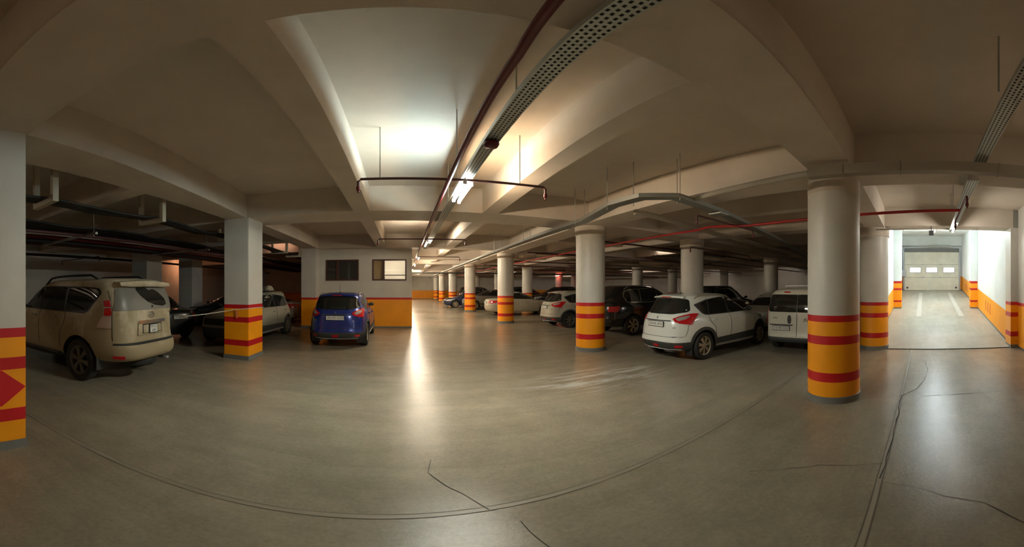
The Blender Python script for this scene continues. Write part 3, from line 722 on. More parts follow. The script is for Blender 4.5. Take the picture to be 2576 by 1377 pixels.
    def decal(s,name,mode,poly,m,thick=.006,base=.0,grid=.09,parent=None,label=None,rnd=None,sink=.012):
        if rnd: poly=roundpoly(poly,rnd)
        b=BM(); f=b.faces.new([b.verts.new((p[0],p[1],0)) for p in poly])
        for ax in (0,1):
            lo=min(p[ax] for p in poly); hi=max(p[ax] for p in poly); k=lo+grid
            while k<hi-.01:
                no=(1,0,0) if ax==0 else (0,1,0); co=(k,0,0) if ax==0 else (0,k,0)
                bmesh.ops.bisect_plane(b,geom=b.verts[:]+b.edges[:]+b.faces[:],plane_co=co,plane_no=no); k+=grid
        bmesh.ops.triangulate(b,faces=b.faces[:])
        bnd=[e for e in b.edges if e.is_boundary]
        top={}
        for v in b.verts:
            p,n=s.place(mode,v.co.x,v.co.y)
            ref={'L':(0,1,0),'R':(0,-1,0),'B':(-1,0,0),'F':(1,0,0),'T':(0,0,1)}.get(mode)
            if ref and n.dot(Vector(ref))<0: n=-n
            if not ref and n.dot(p-Vector((0,0,p.z)))<0: n=-n
            top[v]=(p,n)
        low={}
        for e in bnd:
            for v in e.verts:
                if v not in low: low[v]=b.verts.new(top[v][0]-top[v][1]*sink)
        sk=[]
        for e in bnd:
            a,c=e.verts; sk.append(b.faces.new((a,c,low[c],low[a])))
        for v,(p,n) in top.items(): v.co=p+n*(base+thick)
        for f in b.faces: f.smooth=True
        for e in bnd: e.smooth=False
        fixn(b)
        # orient outward
        tf=[f for f in b.faces if f not in set(sk)]
        if tf:
            f=max(tf,key=lambda f:f.calc_area()); v=f.verts[0]
            if v in top and f.normal.dot(top[v][1])<0: bmesh.ops.reverse_faces(b,faces=b.faces[:])
        o=link(name,b,m,parent or s.root)
        if label: o['label']=label
        return o
    def line(s,name,mode,pts,w,m,thick=.0045,parent=None,grid=.06):
        P=[Vector(p) for p in pts]; a=[];c=[]
        for i,p in enumerate(P):
            d=(P[min(i+1,len(P)-1)]-P[max(i-1,0)]).normalized(); n=Vector((-d.y,d.x))*w/2
            a.append(tuple(p+n)); c.append(tuple(p-n))
        return s.decal(name,mode,a+c[::-1],m,thick,0,grid,parent,sink=.003)
    def both(s,fn):
        for md in ('L','R'): fn(md)
    def wheels(s,spokes=5,m='alloy',style='double',r=None,ry=0):
        sp=s.sp; R=sp['wr']; wd=.105
        for x in sp['axles']:
            for sg in (1,-1):
                y=sg*(sp['w']-.035-wd)
                b=BM(); pr=[(R*.685,-wd),(R*.74,-wd*1.0),(R*.93,-wd*.98),(R*.985,-wd*.8),(R,-wd*.5),(R,wd*.5),(R*.985,wd*.8),(R*.93,wd*.98),(R*.74,wd),(R*.685,wd*.9),(R*.64,wd*.3),(R*.64,-wd)]
                lathe(b,[(p[0],sg*p[1]) for p in pr+[pr[0]]],seg=40,axis='y'); bmesh.ops.remove_doubles(b,verts=b.verts[:],dist=1e-5); fixn(b)
                t=link('wheel',b,M['tire'],s.root,angle=.7); t.location=(x,y,R)
                b=BM(); rr=R*.68; yo=wd*.78
                lathe(b,[(rr*.90,sg*yo*.75),(rr*.93,sg*yo),(rr*.995,sg*yo*1.08),(rr*1.02,sg*yo*.98),(rr*1.0,sg*-.02),(rr*.90,sg*-.02),(rr*.90,sg*yo*.75)],seg=40,axis='y')
                for k in range(spokes):
                    a0=2*PI*k/spokes+.2
                    for da in ((-.11,.11) if style=='double' else (0,)):
                        w0=.024 if style=='double' else .042; w1=w0*1.15
                        for (r0,r1,q0,q1) in ((rr*.12,rr*.95,w0*.8,w1),):
                            vs=[]
                            for (rad,hw,yy) in ((r0,q0,yo*.92),(r1,q1,yo*.72)):
                                ang=a0+da*(1 if rad>rr*.4 else .3)
                                c=Vector((math.cos(ang)*rad,0,math.sin(ang)*rad)); tn=Vector((-math.sin(ang),0,math.cos(ang)))
                                for sx in (-1,1):
                                    for dy in (0,-.035): vs.append(b.verts.new(c+tn*hw*sx+Vector((0,sg*(yy+dy),0))))
                            for q in ((0,2,6,4),(1,5,7,3),(0,4,5,1),(2,3,7,6),(0,1,3,2),(4,6,7,5)): b.faces.new([vs[i] for i in q])
                lathe(b,[(0,sg*yo*.99),(rr*.13,sg*yo*.98),(rr*.2,sg*yo*.88),(rr*.2,0)],seg=20,axis='y')
                fixn(b); link('rim',b,M[m],t,angle=.6)
                b=BM(); lathe(b,[(0,sg*.012),(rr*.93,sg*.010),(rr*.93,-sg*.02),(0,-sg*.02)],seg=24,axis='y'); fixn(b); link('brake_disc',b,M['interior'],t)
    def text(s,txt,mode,c,size,m,parent,track=1.0,name='lettering',ext=.001,off=.008):
        cu=bpy.data.curves.new('t','FONT'); cu.body=txt; cu.size=size; cu.align_x='CENTER'; cu.align_y='CENTER'; cu.extrude=ext; cu.space_character=track; cu.resolution_u=2
        o=bpy.data.objects.new('t',cu); COL.objects.link(o); dg=bpy.context.evaluated_depsgraph_get(); dg.update()
        me=bpy.data.meshes.new_from_object(o.evaluated_get(dg)); bpy.data.objects.remove(o)
        p,n=s.place(mode,c[0],c[1]); nn={'B':Vector((-1,0,0)),'F':Vector((1,0,0)),'L':Vector((0,1,0)),'R':Vector((0,-1,0))}[mode]
        n=n if n.dot(nn)>0 else -n
        right=Vector((0,0,1)).cross(n).normalized(); up=n.cross(right).normalized()
        me.transform(Matrix((( right.x,up.x,n.x,p.x+n.x*off),(right.y,up.y,n.y,p.y+n.y*off),(right.z,up.z,n.z,p.z+n.z*off),(0,0,0,1))))
        me.materials.clear(); me.materials.append(m); q=bpy.data.objects.new(name,me); COL.objects.link(q); q.parent=parent or s.root
        return q
    def plate(s,mode,c,txt,w=.50,h=.11,back=None):
        p,n=s.place(mode,c[0],c[1]); d=Vector((-1,0,0)) if mode=='B' else Vector((1,0,0))
        b=BM(); e=.012
        x=p.x+d.x*.012
        box(b,min(x,x+d.x*e),max(x,x+d.x*e),c[0]-w/2-.012,c[0]+w/2+.012,c[1]-h/2-.012,c[1]+h/2+.012); fixn(b); fr=link('plate_holder',b,M['black'],s.root)
        x2=x+d.x*e
        b=BM(); box(b,min(x2,x2+d.x*.004),max(x2,x2+d.x*.004),c[0]-w/2,c[0]+w/2,c[1]-h/2,c[1]+h/2); fixn(b); pl=link('license_plate',b,M['plate'],fr)
        cu=bpy.data.curves.new('t','FONT'); cu.body=txt; cu.size=h*.78*(1 if '\n' not in txt else .62); cu.align_x='CENTER'; cu.align_y='CENTER'; cu.extrude=.0006; cu.resolution_u=2
        o=bpy.data.objects.new('t',cu); COL.objects.link(o); dg=bpy.context.evaluated_depsgraph_get(); dg.update()
        me=bpy.data.meshes.new_from_object(o.evaluated_get(dg)); bpy.data.objects.remove(o)
        wx=max(v.co.x for v in me.vertices)-min(v.co.x for v in me.vertices); sc=min(1.25,w*.86/wx)
        r=Vector((0,0,1)).cross(d); xx=x2+d.x*.005
        me.transform(Matrix(((0,0,d.x,xx),(r.y*sc,0,0,c[0]),(0,1,0,c[1]),(0,0,0,1)))); me.materials.clear(); me.materials.append(M['ink'])
        q=bpy.data.objects.new('plate_lettering',me); COL.objects.link(q); q.parent=fr
    def mirror(s,x,z,m=None,reach=.2):
        for md,sg in (('L',1),('R',-1)):
            p,n=s.place(md,x,z); b=BM()
            bmesh.ops.create_icosphere(b,subdivisions=3,radius=1)
            for v in b.verts:
                c=v.co; v.co=Vector((c.x*.055*(1 if c.x>0 else .6),c.y*.095,c.z*.062)); 
            bmesh.ops.translate(b,verts=b.verts[:],vec=(p.x,p.y+sg*(reach*.6+.03),p.z+.05)); 
            h=link('mirror',b,m or s.body,s.root,smooth=True)
            b=BM(); tube(b,[(p.x+.01,p.y-sg*.02,p.z),(p.x+.01,p.y+sg*reach*.45,p.z+.02)],.022,8); fixn(b); link('mirror_stalk',b,M['black'],h,smooth=True)
    def handle(s,md,x,z,m=None,l=.17):
        p,n=s.place(md,x,z); sg=1 if md=='L' else -1; b=BM()
        tube(b,[(x-l/2,p.y+sg*.005,z),(x-l/2+.02,p.y+sg*.04,z+.003),(x+l/2-.02,p.y+sg*.04,z+.003),(x+l/2,p.y+sg*.005,z)],.013,8); fixn(b); link('door_handle',b,m or s.body,s.root,smooth=True)
    def rail(s,x0,x1,y,m='black',h=.045,r=.016):
        for sg in (1,-1):
            pts=[]
            for k in range(9):
                t=k/8; x=x0+(x1-x0)*t; p,n=s.hit((x,sg*y,5),(0,0,-1)); pts.append((x,p.y,p.z+(h if 0<k<8 else -.01)))
            b=BM(); tube(b,pts,r,8); fixn(b); link('roof_rail',b,M[m],s.root,smooth=True)
    def wiper(s,c,l,ang=0,mode='B'):
        b=BM(); p,n=s.place('B',c[0],c[1]); q,_=s.place('B',c[0]+math.cos(ang)*l,c[1]+math.sin(ang)*l)
        tube(b,[p+Vector((-.02,0,0)),q+Vector((-.02,0,0))],.008,6); lathe(b,[(0,-.03),(.02,-.03),(.02,.0)],c=tuple(p),seg=10,axis='z'); fixn(b); link('rear_wiper',b,M['black'],s.root,smooth=True)
    def lip(s,x0,x1,z0,z1,w0,w1,m=None,name='spoiler',th=.045):
        """roof spoiler: wedge from the roof (x1,z1) back to its edge (x0)"""
        b=BM(); n=10; rows=[]
        for k in range(n+1):
            t=k/n*2-1; cv=.05*(t*t)
            rows.append([b.verts.new(p) for p in ((x1,t*w1,z1-.04*t*t),(x0+cv+.03,t*w0,z0+.010-.03*t*t),(x0+cv,t*w0,z0-.010-th*.4-.03*t*t),(x0+cv+.02,t*w0,z0-.010-(th-.01)*(1-.5*t**4)-.03*t*t),(x1-.02,t*w1,z1-.02-.09*(1-t**4)-.04*t*t))])
        for A,B in zip(rows,rows[1:]):
            for k in range(5): b.faces.new((A[k],A[(k+1)%5],B[(k+1)%5],B[k]))
        b.faces.new(rows[0]); b.faces.new(rows[-1][::-1]); fixn(b); return link(name,b,m or s.body,s.root,angle=.8)
    def exhaust(s,x,y,z=.22):
        b=BM(); tube(b,[(x+.2,y,z),(x-.03,y,z)],.03,12); fixn(b); link('exhaust_pipe',b,M['steel'],s.root,smooth=True)
    def antenna(s,x,y=0,l=.25,dx=-.12):
        p,n=s.hit((x,y,5),(0,0,-1)); b=BM(); tube(b,[p-n*.01,p+Vector((-.01,0,.03))],.02,8,taper=[1.2,.5]); tube(b,[p+Vector((-.01,0,.02)),p+Vector((dx,0,l))],.004,6); fixn(b); link('antenna',b,M['black'],s.root,smooth=True)
    def arch(s,x,w=.07,m=None):
        R=s.sp['wr']+s.sp.get('gap',.055)
        for md in ('L','R'):
            a0=-.35; a1=PI+.35
            po=[(x+math.cos(a0+(a1-a0)*k/22)*(R+w),s.sp['wr']+math.sin(a0+(a1-a0)*k/22)*(R+w)) for k in range(23)]
            pi=[(x+math.cos(a0+(a1-a0)*k/22)*(R-.004),s.sp['wr']+math.sin(a0+(a1-a0)*k/22)*(R-.004)) for k in range(23)]
            s.decal('wheel_arch',md,po+pi[::-1],m or M['clad'],.012,0,.12)
# ---- specs  rings: zf,zr,xf,xr,halfwidth,nf,nr
SX={'w':.883,'wr':.335,'axles':(1.29,-1.31),'clad':.505,'cladtilt':-.02,'rings':[
 (.22,.24,1.92,-1.93,.76,3.5,4),(.25,.27,2.06,-2.06,.83,3.6,4.5),(.40,.42,2.13,-2.14,.868,3.6,4.6),(.52,.50,2.14,-2.15,.872,3.6,4.6),(.56,.54,2.13,-2.12,.880,3.6,4.4),
 (.72,.74,2.12,-2.115,.883,3.4,4.2),(.84,.92,2.05,-2.10,.880,3.2,3.8),(.90,1.02,1.94,-2.06,.868,3,3.6),(.955,1.07,1.75,-2.02,.845,2.8,3.6),
 (1.04,1.11,1.12,-1.98,.80,3.0,3.6),(1.20,1.22,.80,-1.90,.755,3.2,3.6),(1.36,1.36,.47,-1.80,.70,3.2,3.8),(1.46,1.47,.22,-1.72,.655,3.2,4),(1.525,1.53,-.02,-1.66,.60,3.2,4),(1.565,1.555,-.2,-1.55,.5,3,3.6),(1.585,1.57,-.45,-1.2,.3,3,3)]}
def sx4(label,loc,rz,body,plate,emb='chrome',detail=2,rim='alloy',group=None):
    c=Car(SX,'car',label,loc,rz,body,group); G=M['glass']
    for md in ('L','R'):
        c.decal('window_surround',md,[(1.02,1.075),(.42,1.40),(.05,1.475),(-.5,1.485),(-1.1,1.43),(-1.52,1.32),(-1.33,1.10),(-1.22,1.065)],M['black'],.003,rnd=.05)
        c.decal('side_window',md,[(.95,1.09),(.40,1.385),(.06,1.455),(-.28,1.465),(-.26,1.08)],G,.006,rnd=.03)
        c.decal('side_window',md,[(-.34,1.08),(-.36,1.465),(-.6,1.465),(-1.02,1.42),(-1.1,1.085)],G,.006,rnd=.03)
        c.decal('side_window',md,[(-1.14,1.09),(-1.07,1.41),(-1.44,1.31),(-1.27,1.10)],G,.006,rnd=.02)
        c.line('door_seam',md,[(.93,1.08),(.97,.85),(.93,.52)],.009,M['seam']); c.line('door_seam',md,[(-.30,1.08),(-.27,.8),(-.30,.45)],.009,M['seam'])
        c.line('door_seam',md,[(-1.14,1.08),(-1.12,.92),(-.95,.78),(-.90,.52)],.009,M['seam'])
        c.handle(md,-.08,.93); c.handle(md,-.98,.95)
        c.line('sill_trim',md,[(.88,.30),(-.88,.31)],.05,M['silverskid'],.02)
    for md in ('Bl','Br'):
        o=c.decal('tail_lamp',md,[(.45,1.0),(.62,1.07),(.83,1.115),(1.0,1.125),(1.03,1.09),(.99,.97),(.94,.865),(.80,.88),(.66,.90),(.54,.93)],M['lampred'],.016,rnd=.02,grid=.07)
        c.decal('clear_lens',md,[(.52,1.0),(.66,1.05),(.82,1.075),(.83,1.03),(.74,.985),(.60,.95)],M['lampclear'],.004,.015,parent=o,rnd=.02,grid=.07)
        c.line('bumper_seam',md,[(.86,.86),(.85,.70),(.80,.60),(.5,.585)],.007,M['seam'],grid=.06)
        c.decal('reflector',md,[(.55,.345),(.74,.35),(.72,.40),(.55,.395)],M['lampred'],.01,grid=.05)
    c.decal('rear_window','B',[(-.66,1.155),(-.4,1.10),(.4,1.10),(.66,1.155),(.56,1.44),(.3,1.465),(-.3,1.465),(-.56,1.44)],G,.006,rnd=.06)
    c.lip(-1.77,-1.50,1.520,1.552,.50,.46)
    b=BM(); box(b,-1.776,-1.76,-.15,.15,1.486,1.504); fixn(b); link('brake_lamp',b,M['lampred'],c.root)
    c.line('tailgate_seam','B',[(-.60,.60),(-.3,.585),(.3,.585),(.60,.60)],.008,M['seam'])
    c.line('plate_garnish','B',[(-.42,.955),(.42,.955)],.022,M['headliner'],.012)
    c.plate('B',(0,.875),plate)
    e=c.text('S','B',(0,1.015),.085,M[emb],None,name='emblem',ext=.004,off=.006)
    c.text('SX4','B',(-.52,.80),.045,M['chrome'],None,name='badge',off=.004); c.text('S-CROSS','B',(.60,.80),.035,M['chrome'],None,name='badge',off=.004)
    c.decal('reflector','B',[(-.08,.335),(.08,.335),(.10,.39),(-.10,.39)],M['lampred'],.012,rnd=.015)
    c.line('skid_trim','B',[(-.62,.285),(-.3,.262),(.3,.262),(.62,.285)],.045,M['silverskid'],.014)
    c.decal('windshield','F',[(-.72,1.08),(.72,1.08),(.58,1.42),(.3,1.47),(-.3,1.47),(-.58,1.42)],G,.006,rnd=.05)
    for md in ('Fl','Fr'): c.decal('headlamp',md,[(.50,.70),(.62,.86),(1.05,.90),(1.2,.88),(.95,.74),(.7,.68)],M['headlamp'],.01,rnd=.03)
    c.decal('grille','F',[(-.42,.62),(.42,.62),(.48,.80),(-.48,.80)],M['black'],.01,rnd=.03)
    c.arch(1.29); c.arch(-1.31)
    c.mirror(.72,1.08,M['black'],.17); c.rail(.05,-1.45,.60,'alloy'); c.wiper((.08,1.12),.35,PI-.1); c.exhaust(-1.92,.45); c.antenna(-1.25,0)
    c.wheels(7,rim)
    for sg in (-1,1):
        b=BM(); box(b,-1.70,-1.69,sg*.66-.11,sg*.66+.11,.13,.42); fixn(b); link('mud_flap',b,M['black'],c.root)
    return c
PR={'w':.945,'wr':.385,'axles':(1.48,-1.31),'gap':.065,'rings':[
 (.34,.40,2.15,-2.10,.80,3.4,4.5),(.38,.44,2.30,-2.30,.88,3.6,5),(.50,.50,2.38,-2.40,.93,3.6,5),(.66,.66,2.39,-2.41,.945,3.6,5),(.74,.72,2.385,-2.385,.945,3.6,5),
 (.80,.765,2.38,-2.275,.945,3.6,6),(.96,.95,2.35,-2.265,.945,3.4,6),(1.06,1.12,2.28,-2.26,.935,3.2,6),(1.12,1.22,2.15,-2.255,.918,3,6),
 (1.20,1.25,1.22,-2.25,.905,3.6,7),(1.42,1.43,.88,-2.22,.865,3.8,8),(1.60,1.60,.58,-2.15,.825,4,8),(1.70,1.70,.38,-2.10,.79,4,8),(1.78,1.78,.18,-2.06,.75,4,8),(1.825,1.825,-.05,-1.98,.67,3.8,7),(1.84,1.84,-.35,-1.7,.48,3.2,5)]}
def prado(label,loc,rz,body):
    c=Car(PR,'car',label,loc,rz,body); G=M['glass']
    for md in ('L','R'):
        c.decal('window_surround',md,[(1.12,1.235),(.60,1.56),(.30,1.665),(-.4,1.70),(-1.35,1.69),(-1.76,1.66),(-1.84,1.58),(-1.58,1.27),(-1.48,1.225)],M['black'],.003,rnd=.05)
        c.decal('side_window',md,[(1.04,1.25),(.58,1.54),(.30,1.64),(-.02,1.665),(-.02,1.245)],G,.006,rnd=.03)
        c.decal('side_window',md,[(-.09,1.245),(-.09,1.67),(-.4,1.68),(-.86,1.675),(-.86,1.245)],G,.006,rnd=.03)
        c.decal('side_window',md,[(-.93,1.25),(-.93,1.675),(-1.35,1.665),(-1.72,1.635),(-1.79,1.57),(-1.54,1.28)],G,.006,rnd=.04)
        c.line('door_seam',md,[(1.0,1.24),(1.04,.9),(1.0,.58)],.009,M['seam']); c.line('door_seam',md,[(-.05,1.24),(-.03,.9),(-.05,.56)],.009,M['seam'])
        c.line('door_seam',md,[(-.93,1.24),(-.92,1.05),(-.80,.85),(-.78,.58)],.009,M['seam'])
        c.handle(md,.12,1.12,M['chrome'],.19); c.handle(md,-.76,1.13,M['chrome'],.19)
        c.line('running_board',md,[(.95,.43),(-.80,.43)],.07,M['clad'],.07)
    for md in ('Bl','Br'):
        c.decal('lamp_housing',md,[(.86,1.47),(1.0,1.46),(1.03,1.2),(1.16,1.03),(1.15,1.0),(.88,1.0)],M['lampclear'],.014,rnd=.02,grid=.06,label='clear lower lens')
        o=c.decal('tail_lamp',md,[(.87,1.465),(.985,1.455),(1.0,1.22),(.87,1.22)],M['lampred'],.022,rnd=.02,grid=.06)
        c.line('lens_divider',md,[(.87,1.345),(.99,1.34)],.014,M['lampclear'],.026,parent=o)
        c.line('tailgate_seam',md,[(.86,1.62),(.86,1.2),(.865,.80)],.010,M['seam'],grid=.06)
        c.decal('reflector',md,[(.70,.50),(.92,.51),(.92,.565),(.72,.56)],M['lampred'],.012,grid=.06,rnd=.01)
    c.decal('rear_window','B',[(-.80,1.29),(.80,1.29),(.71,1.66),(.3,1.69),(-.3,1.69),(-.71,1.66)],M['dustglass'],.008,grid=.05,rnd=.06)
    # the arc wiped clean by the wiper
    cx,cz=-.28,1.33; arc=[]
    for k in range(13): a=.28+(PI*.66-.28)*k/12; arc.append((cx+.15-math.cos(a)*-.0+math.cos(a)*.46,cz-.02+math.sin(a)*.40))
    poly=[(-.50,1.36),(-.36,1.335),(-.15,1.36),(.05,1.42),(.2,1.52),(.28,1.60),(.29,1.665),(.02,1.67),(-.05,1.62),(-.2,1.64),(-.33,1.58),(-.47,1.46)]
    c.decal('wiped_glass','B',poly,G,.0115,grid=.05,rnd=.03)
    c.line('bumper_step','B',[(-.80,.745),(.80,.745)],.035,M['seam'],.006)
    c.lip(-2.23,-1.85,1.775,1.822,.70,.64,th=.085)
    c.decal('plate_garnish','B',[(-.36,1.10),(.36,1.10),(.39,.86),(-.39,.86)],c.body,.022,rnd=.04)
    c.decal('plate_garnish_bar','B',[(-.38,1.065),(.38,1.065),(.36,1.115),(-.36,1.115)],M['chrome'],.04,rnd=.015)
    c.decal('plate_recess','B',[(-.27,1.055),(.27,1.055),(.27,.89),(-.27,.89)],M['seam'],.026); 
    c.decal('recess_panel','B',[(-.25,1.035),(.25,1.035),(.25,.90),(-.25,.90)],c.body,.028)
    p,n=c.place('B',0,.97)
    c.plate('B',(0,.965),'99 JU\n580',.20,.13)
    for o in [q for q in c.root.children if q.name.startswith('plate_holder')]: o.location.x-=.03
    em=[]
    b=BM()
    for (rx,rz_,cz_) in ((.085,.058,0),(.030,.056,0),(.06,.022,.022)):
        pts=[(0,rx*math.cos(2*PI*k/24),cz_+rz_*math.sin(2*PI*k/24)) for k in range(24)]; pts.append(pts[0])
        tube(b,pts,.006,6,cap=False)
    p,n=c.place('B',0,1.20); bmesh.ops.translate(b,verts=b.verts[:],vec=p+Vector((-.012,0,0))); fixn(b); link('emblem',b,M['chrome'],c.root,smooth=True)
    c.text('PRADO','B',(-.66,1.22),.05,M['chrome'],None,name='badge',off=.004)
    c.decal('windshield','F',[(-.80,1.26),(.80,1.26),(.66,1.68),(.3,1.74),(-.3,1.74),(-.66,1.68)],G,.006,rnd=.05)
    for md in ('Fl','Fr'): c.decal('headlamp',md,[(.60,.90),(.62,1.06),(1.05,1.08),(1.18,1.04),(1.05,.90)],M['headlamp'],.01,rnd=.03)
    c.decal('grille','F',[(-.5,.82),(.5,.82),(.5,1.04),(-.5,1.04)],M['chrome'],.012,rnd=.03)
    c.mirror(.80,1.27,M['chrome'],.24); c.rail(.10,-1.60,.66,'black',.075,.022); c.exhaust(-2.25,-.50,.36); c.root.scale=(1,1,1.03)
    b=BM(); box(b,-.01,.0,-.02,.02,-.02,.02); 
    p,n=c.place('B',-.05,1.345); bmesh.ops.translate(b,verts=b.verts[:],vec=p+Vector((-.01,0,0))); fixn(b); link('wiper_nozzle',b,M['black'],c.root)
    c.wheels(6,'alloydark','double')
    for sg in (-1,1):
        b=BM(); box(b,-1.80,-1.78,sg*.80-.10,sg*.80+.10,.28,.5); fixn(b); link('mud_flap',b,M['clad'],c.root)
    b=BM(); lathe(b,[(0,-.12),(.34,-.12),(.37,-.08),(.37,.05),(.30,.1),(0,.1)],c=(-1.9,0,.42),seg=28); fixn(b); link('spare_wheel',b,M['tire'],c.root,smooth=True)
    return c
VN={'w':.85,'wr':.31,'axles':(1.30,-1.25),'clad':.42,'mid':.05,'rings':[
 (.22,.24,1.88,-1.88,.74,3.5,6),(.26,.28,1.99,-2.02,.80,3.8,7),(.34,.36,2.04,-2.06,.835,3.8,7),(.41,.405,2.05,-2.06,.84,3.8,7),(.45,.43,2.03,-2.00,.845,3.6,8),
 (.75,.78,2.02,-1.99,.85,3.4,8),(.92,1.0,1.95,-1.985,.85,3.2,8),(1.00,1.08,1.82,-1.975,.845,3,8),(1.05,1.12,1.55,-1.97,.835,3,8),
 (1.12,1.16,1.32,-1.965,.82,3.2,8),(1.32,1.34,1.02,-1.93,.79,3.4,8),(1.50,1.50,.72,-1.89,.755,3.6,8),(1.62,1.60,.48,-1.85,.71,3.6,7),(1.68,1.67,.25,-1.78,.63,3.4,6),(1.71,1.70,0,-1.62,.48,3.2,5),(1.72,1.71,-.3,-1.3,.3,3,4)]}
def van(label,loc,rz,body):
    c=Car(VN,'van',label,loc,rz,body,cat='van'); G=M['glass']
    for md in ('L','R'):
        c.decal('side_window',md,[(1.10,1.14),(.72,1.44),(.42,1.52),(.36,1.52),(.36,1.12)],G,.006,rnd=.04)
        c.line('door_seam',md,[(1.15,1.2),(1.18,.8),(1.1,.5)],.009,M['seam']); c.line('door_seam',md,[(.30,1.62),(.30,.8),(.30,.5)],.009,M['seam'])
        c.handle(md,.45,1.05,M['black']); c.line('sliding_rail',md,[(-.3,1.1),(-1.75,1.1)],.02,M['black'])
    for md in ('Bl','Br'): c.decal('tail_lamp',md,[(.86,1.20),(.94,1.20),(1.0,1.02),(.99,.72),(.90,.72),(.87,.85)],M['lampred'],.018,rnd=.02,grid=.06)
    c.decal('rear_window','B',[(-.14,1.08),(.66,1.08),(.70,1.18),(.64,1.50),(.60,1.535),(-.14,1.535)],G,.008,rnd=.05)
    c.decal('rear_window','B',[(-.66,1.08),(-.16,1.08),(-.16,1.535),(-.60,1.535),(-.64,1.50),(-.70,1.18)],G,.008,rnd=.05)
    c.decal('window_surround','B',[(-.19,1.08),(-.11,1.08),(-.11,1.535),(-.19,1.535)],M['black'],.005)
    c.line('door_seam','B',[(-.15,1.07),(-.15,.45)],.011,M['seam'])
    c.decal('brake_lamp','B',[(.08,1.585),(.26,1.585),(.26,1.61),(.08,1.61)],M['lampred'],.012)
    c.decal('door_handle','B',[(.02,.78),(.09,.78),(.11,.88),(.09,1.0),(.02,1.0),(.00,.88)],M['black'],.014,rnd=.03)
    c.plate('B',(.28,.66),'10 PB 320',.46,.10); c.line('plate_garnish','B',[(-.04,.745),(.62,.745)],.025,M['headliner'],.02)
    c.text('NEMO','B',(.46,.92),.05,M['chrome'],None,name='badge',off=.004)
    b=BM()
    for k in (0,1):
        for sg in (-1,1):
            p,n=c.place('B',-.40,.88); tube(b,[p+Vector((-.01,sg*.06,-.04+k*.045)),p+Vector((-.012,0,.01+k*.045)),],.009,6)
    fixn(b); link('emblem',b,M['chrome'],c.root)
    c.decal('windshield','F',[(-.74,1.14),(.74,1.14),(.64,1.52),(.3,1.58),(-.3,1.58),(-.64,1.52)],G,.006,rnd=.05)
    for x in (-.2,-1.0,):
        b=BM(); tube(b,[(x,-.60,1.77),(x,.60,1.77)],.022,8)
        for sg in (-1,1): tube(b,[(x,sg*.58,1.77),(x,sg*.60,1.66)],.015,6)
        fixn(b); link('roof_bar',b,M['white'],c.root,smooth=True)
    c.mirror(.92,1.14,M['black']); c.wheels(5,'alloydark','single')
    return c
TG={'w':.97,'wr':.37,'axles':(1.43,-1.42),'rings':[
 (.28,.30,2.1,-2.1,.82,3.4,4),(.33,.35,2.28,-2.27,.90,3.6,4.2),(.48,.48,2.36,-2.36,.95,3.6,4.4),(.62,.60,2.37,-2.37,.965,3.6,4.4),(.70,.68,2.37,-2.33,.97,3.6,4.4),
 (.85,.88,2.35,-2.32,.97,3.4,4.2),(.97,1.05,2.28,-2.29,.965,3.2,4),(1.03,1.12,2.15,-2.26,.945,3,4),(1.07,1.16,1.95,-2.24,.92,2.8,4),
 (1.16,1.20,1.15,-2.20,.88,3.2,4),(1.36,1.37,.80,-2.10,.84,3.4,4),(1.55,1.55,.48,-1.98,.785,3.4,4.2),(1.68,1.68,.22,-1.88,.73,3.4,4.4),(1.76,1.76,-.02,-1.82,.66,3.4,4.4),(1.80,1.79,-.25,-1.68,.54,3.2,4),(1.82,1.805,-.55,-1.3,.3,3,3)]}
def offroader(label,loc,rz,body,plate='90 CC 015'):
    c=Car(TG,'car',label,loc,rz,body); G=M['glass']
    for md in ('L','R'):
        c.decal('window_chrome',md,[(1.05,1.165),(.48,1.56),(.15,1.67),(-.6,1.70),(-1.45,1.66),(-1.70,1.60),(-1.76,1.42),(-1.66,1.22),(-1.55,1.175)],M['chrome'],.003,rnd=.06)
        c.decal('side_window',md,[(.96,1.20),(.45,1.54),(.15,1.64),(-.1,1.655),(-.1,1.20)],G,.006,rnd=.03)
        c.decal('side_window',md,[(-.15,1.20),(-.15,1.655),(-.6,1.67),(-.98,1.66),(-.98,1.20)],G,.006,rnd=.03)
        c.decal('side_window',md,[(-1.03,1.20),(-1.03,1.66),(-1.43,1.63),(-1.65,1.58),(-1.72,1.42),(-1.62,1.22)],G,.006,rnd=.05)
        c.line('door_seam',md,[(-.12,1.19),(-.1,.9),(-.12,.5)],.009,M['seam']); c.handle(md,.05,1.05); c.handle(md,-.85,1.07)
    for md in ('Bl','Br'): c.decal('tail_lamp',md,[(.50,1.03),(.75,1.06),(.94,1.07),(.96,.98),(.90,.86),(.56,.86)],M['lampred'],.014,rnd=.03,grid=.06)
    c.decal('rear_window','B',[(-.74,1.22),(.74,1.22),(.62,1.57),(-.62,1.57)],G,.006,rnd=.06); c.plate('B',(0,.93),plate)
    c.decal('windshield','F',[(-.80,1.18),(.80,1.18),(.62,1.56),(.3,1.61),(-.3,1.61),(-.62,1.56)],G,.006,rnd=.05)
    for md in ('Fl','Fr'): c.decal('headlamp',md,[(.55,.80),(.60,.95),(1.1,.99),(1.22,.95),(1.0,.80)],M['headlamp'],.01,rnd=.03)
    c.mirror(.75,1.19); c.rail(-.05,-1.65,.66,'steel',.05); c.wheels(6,'alloy','double'); return c
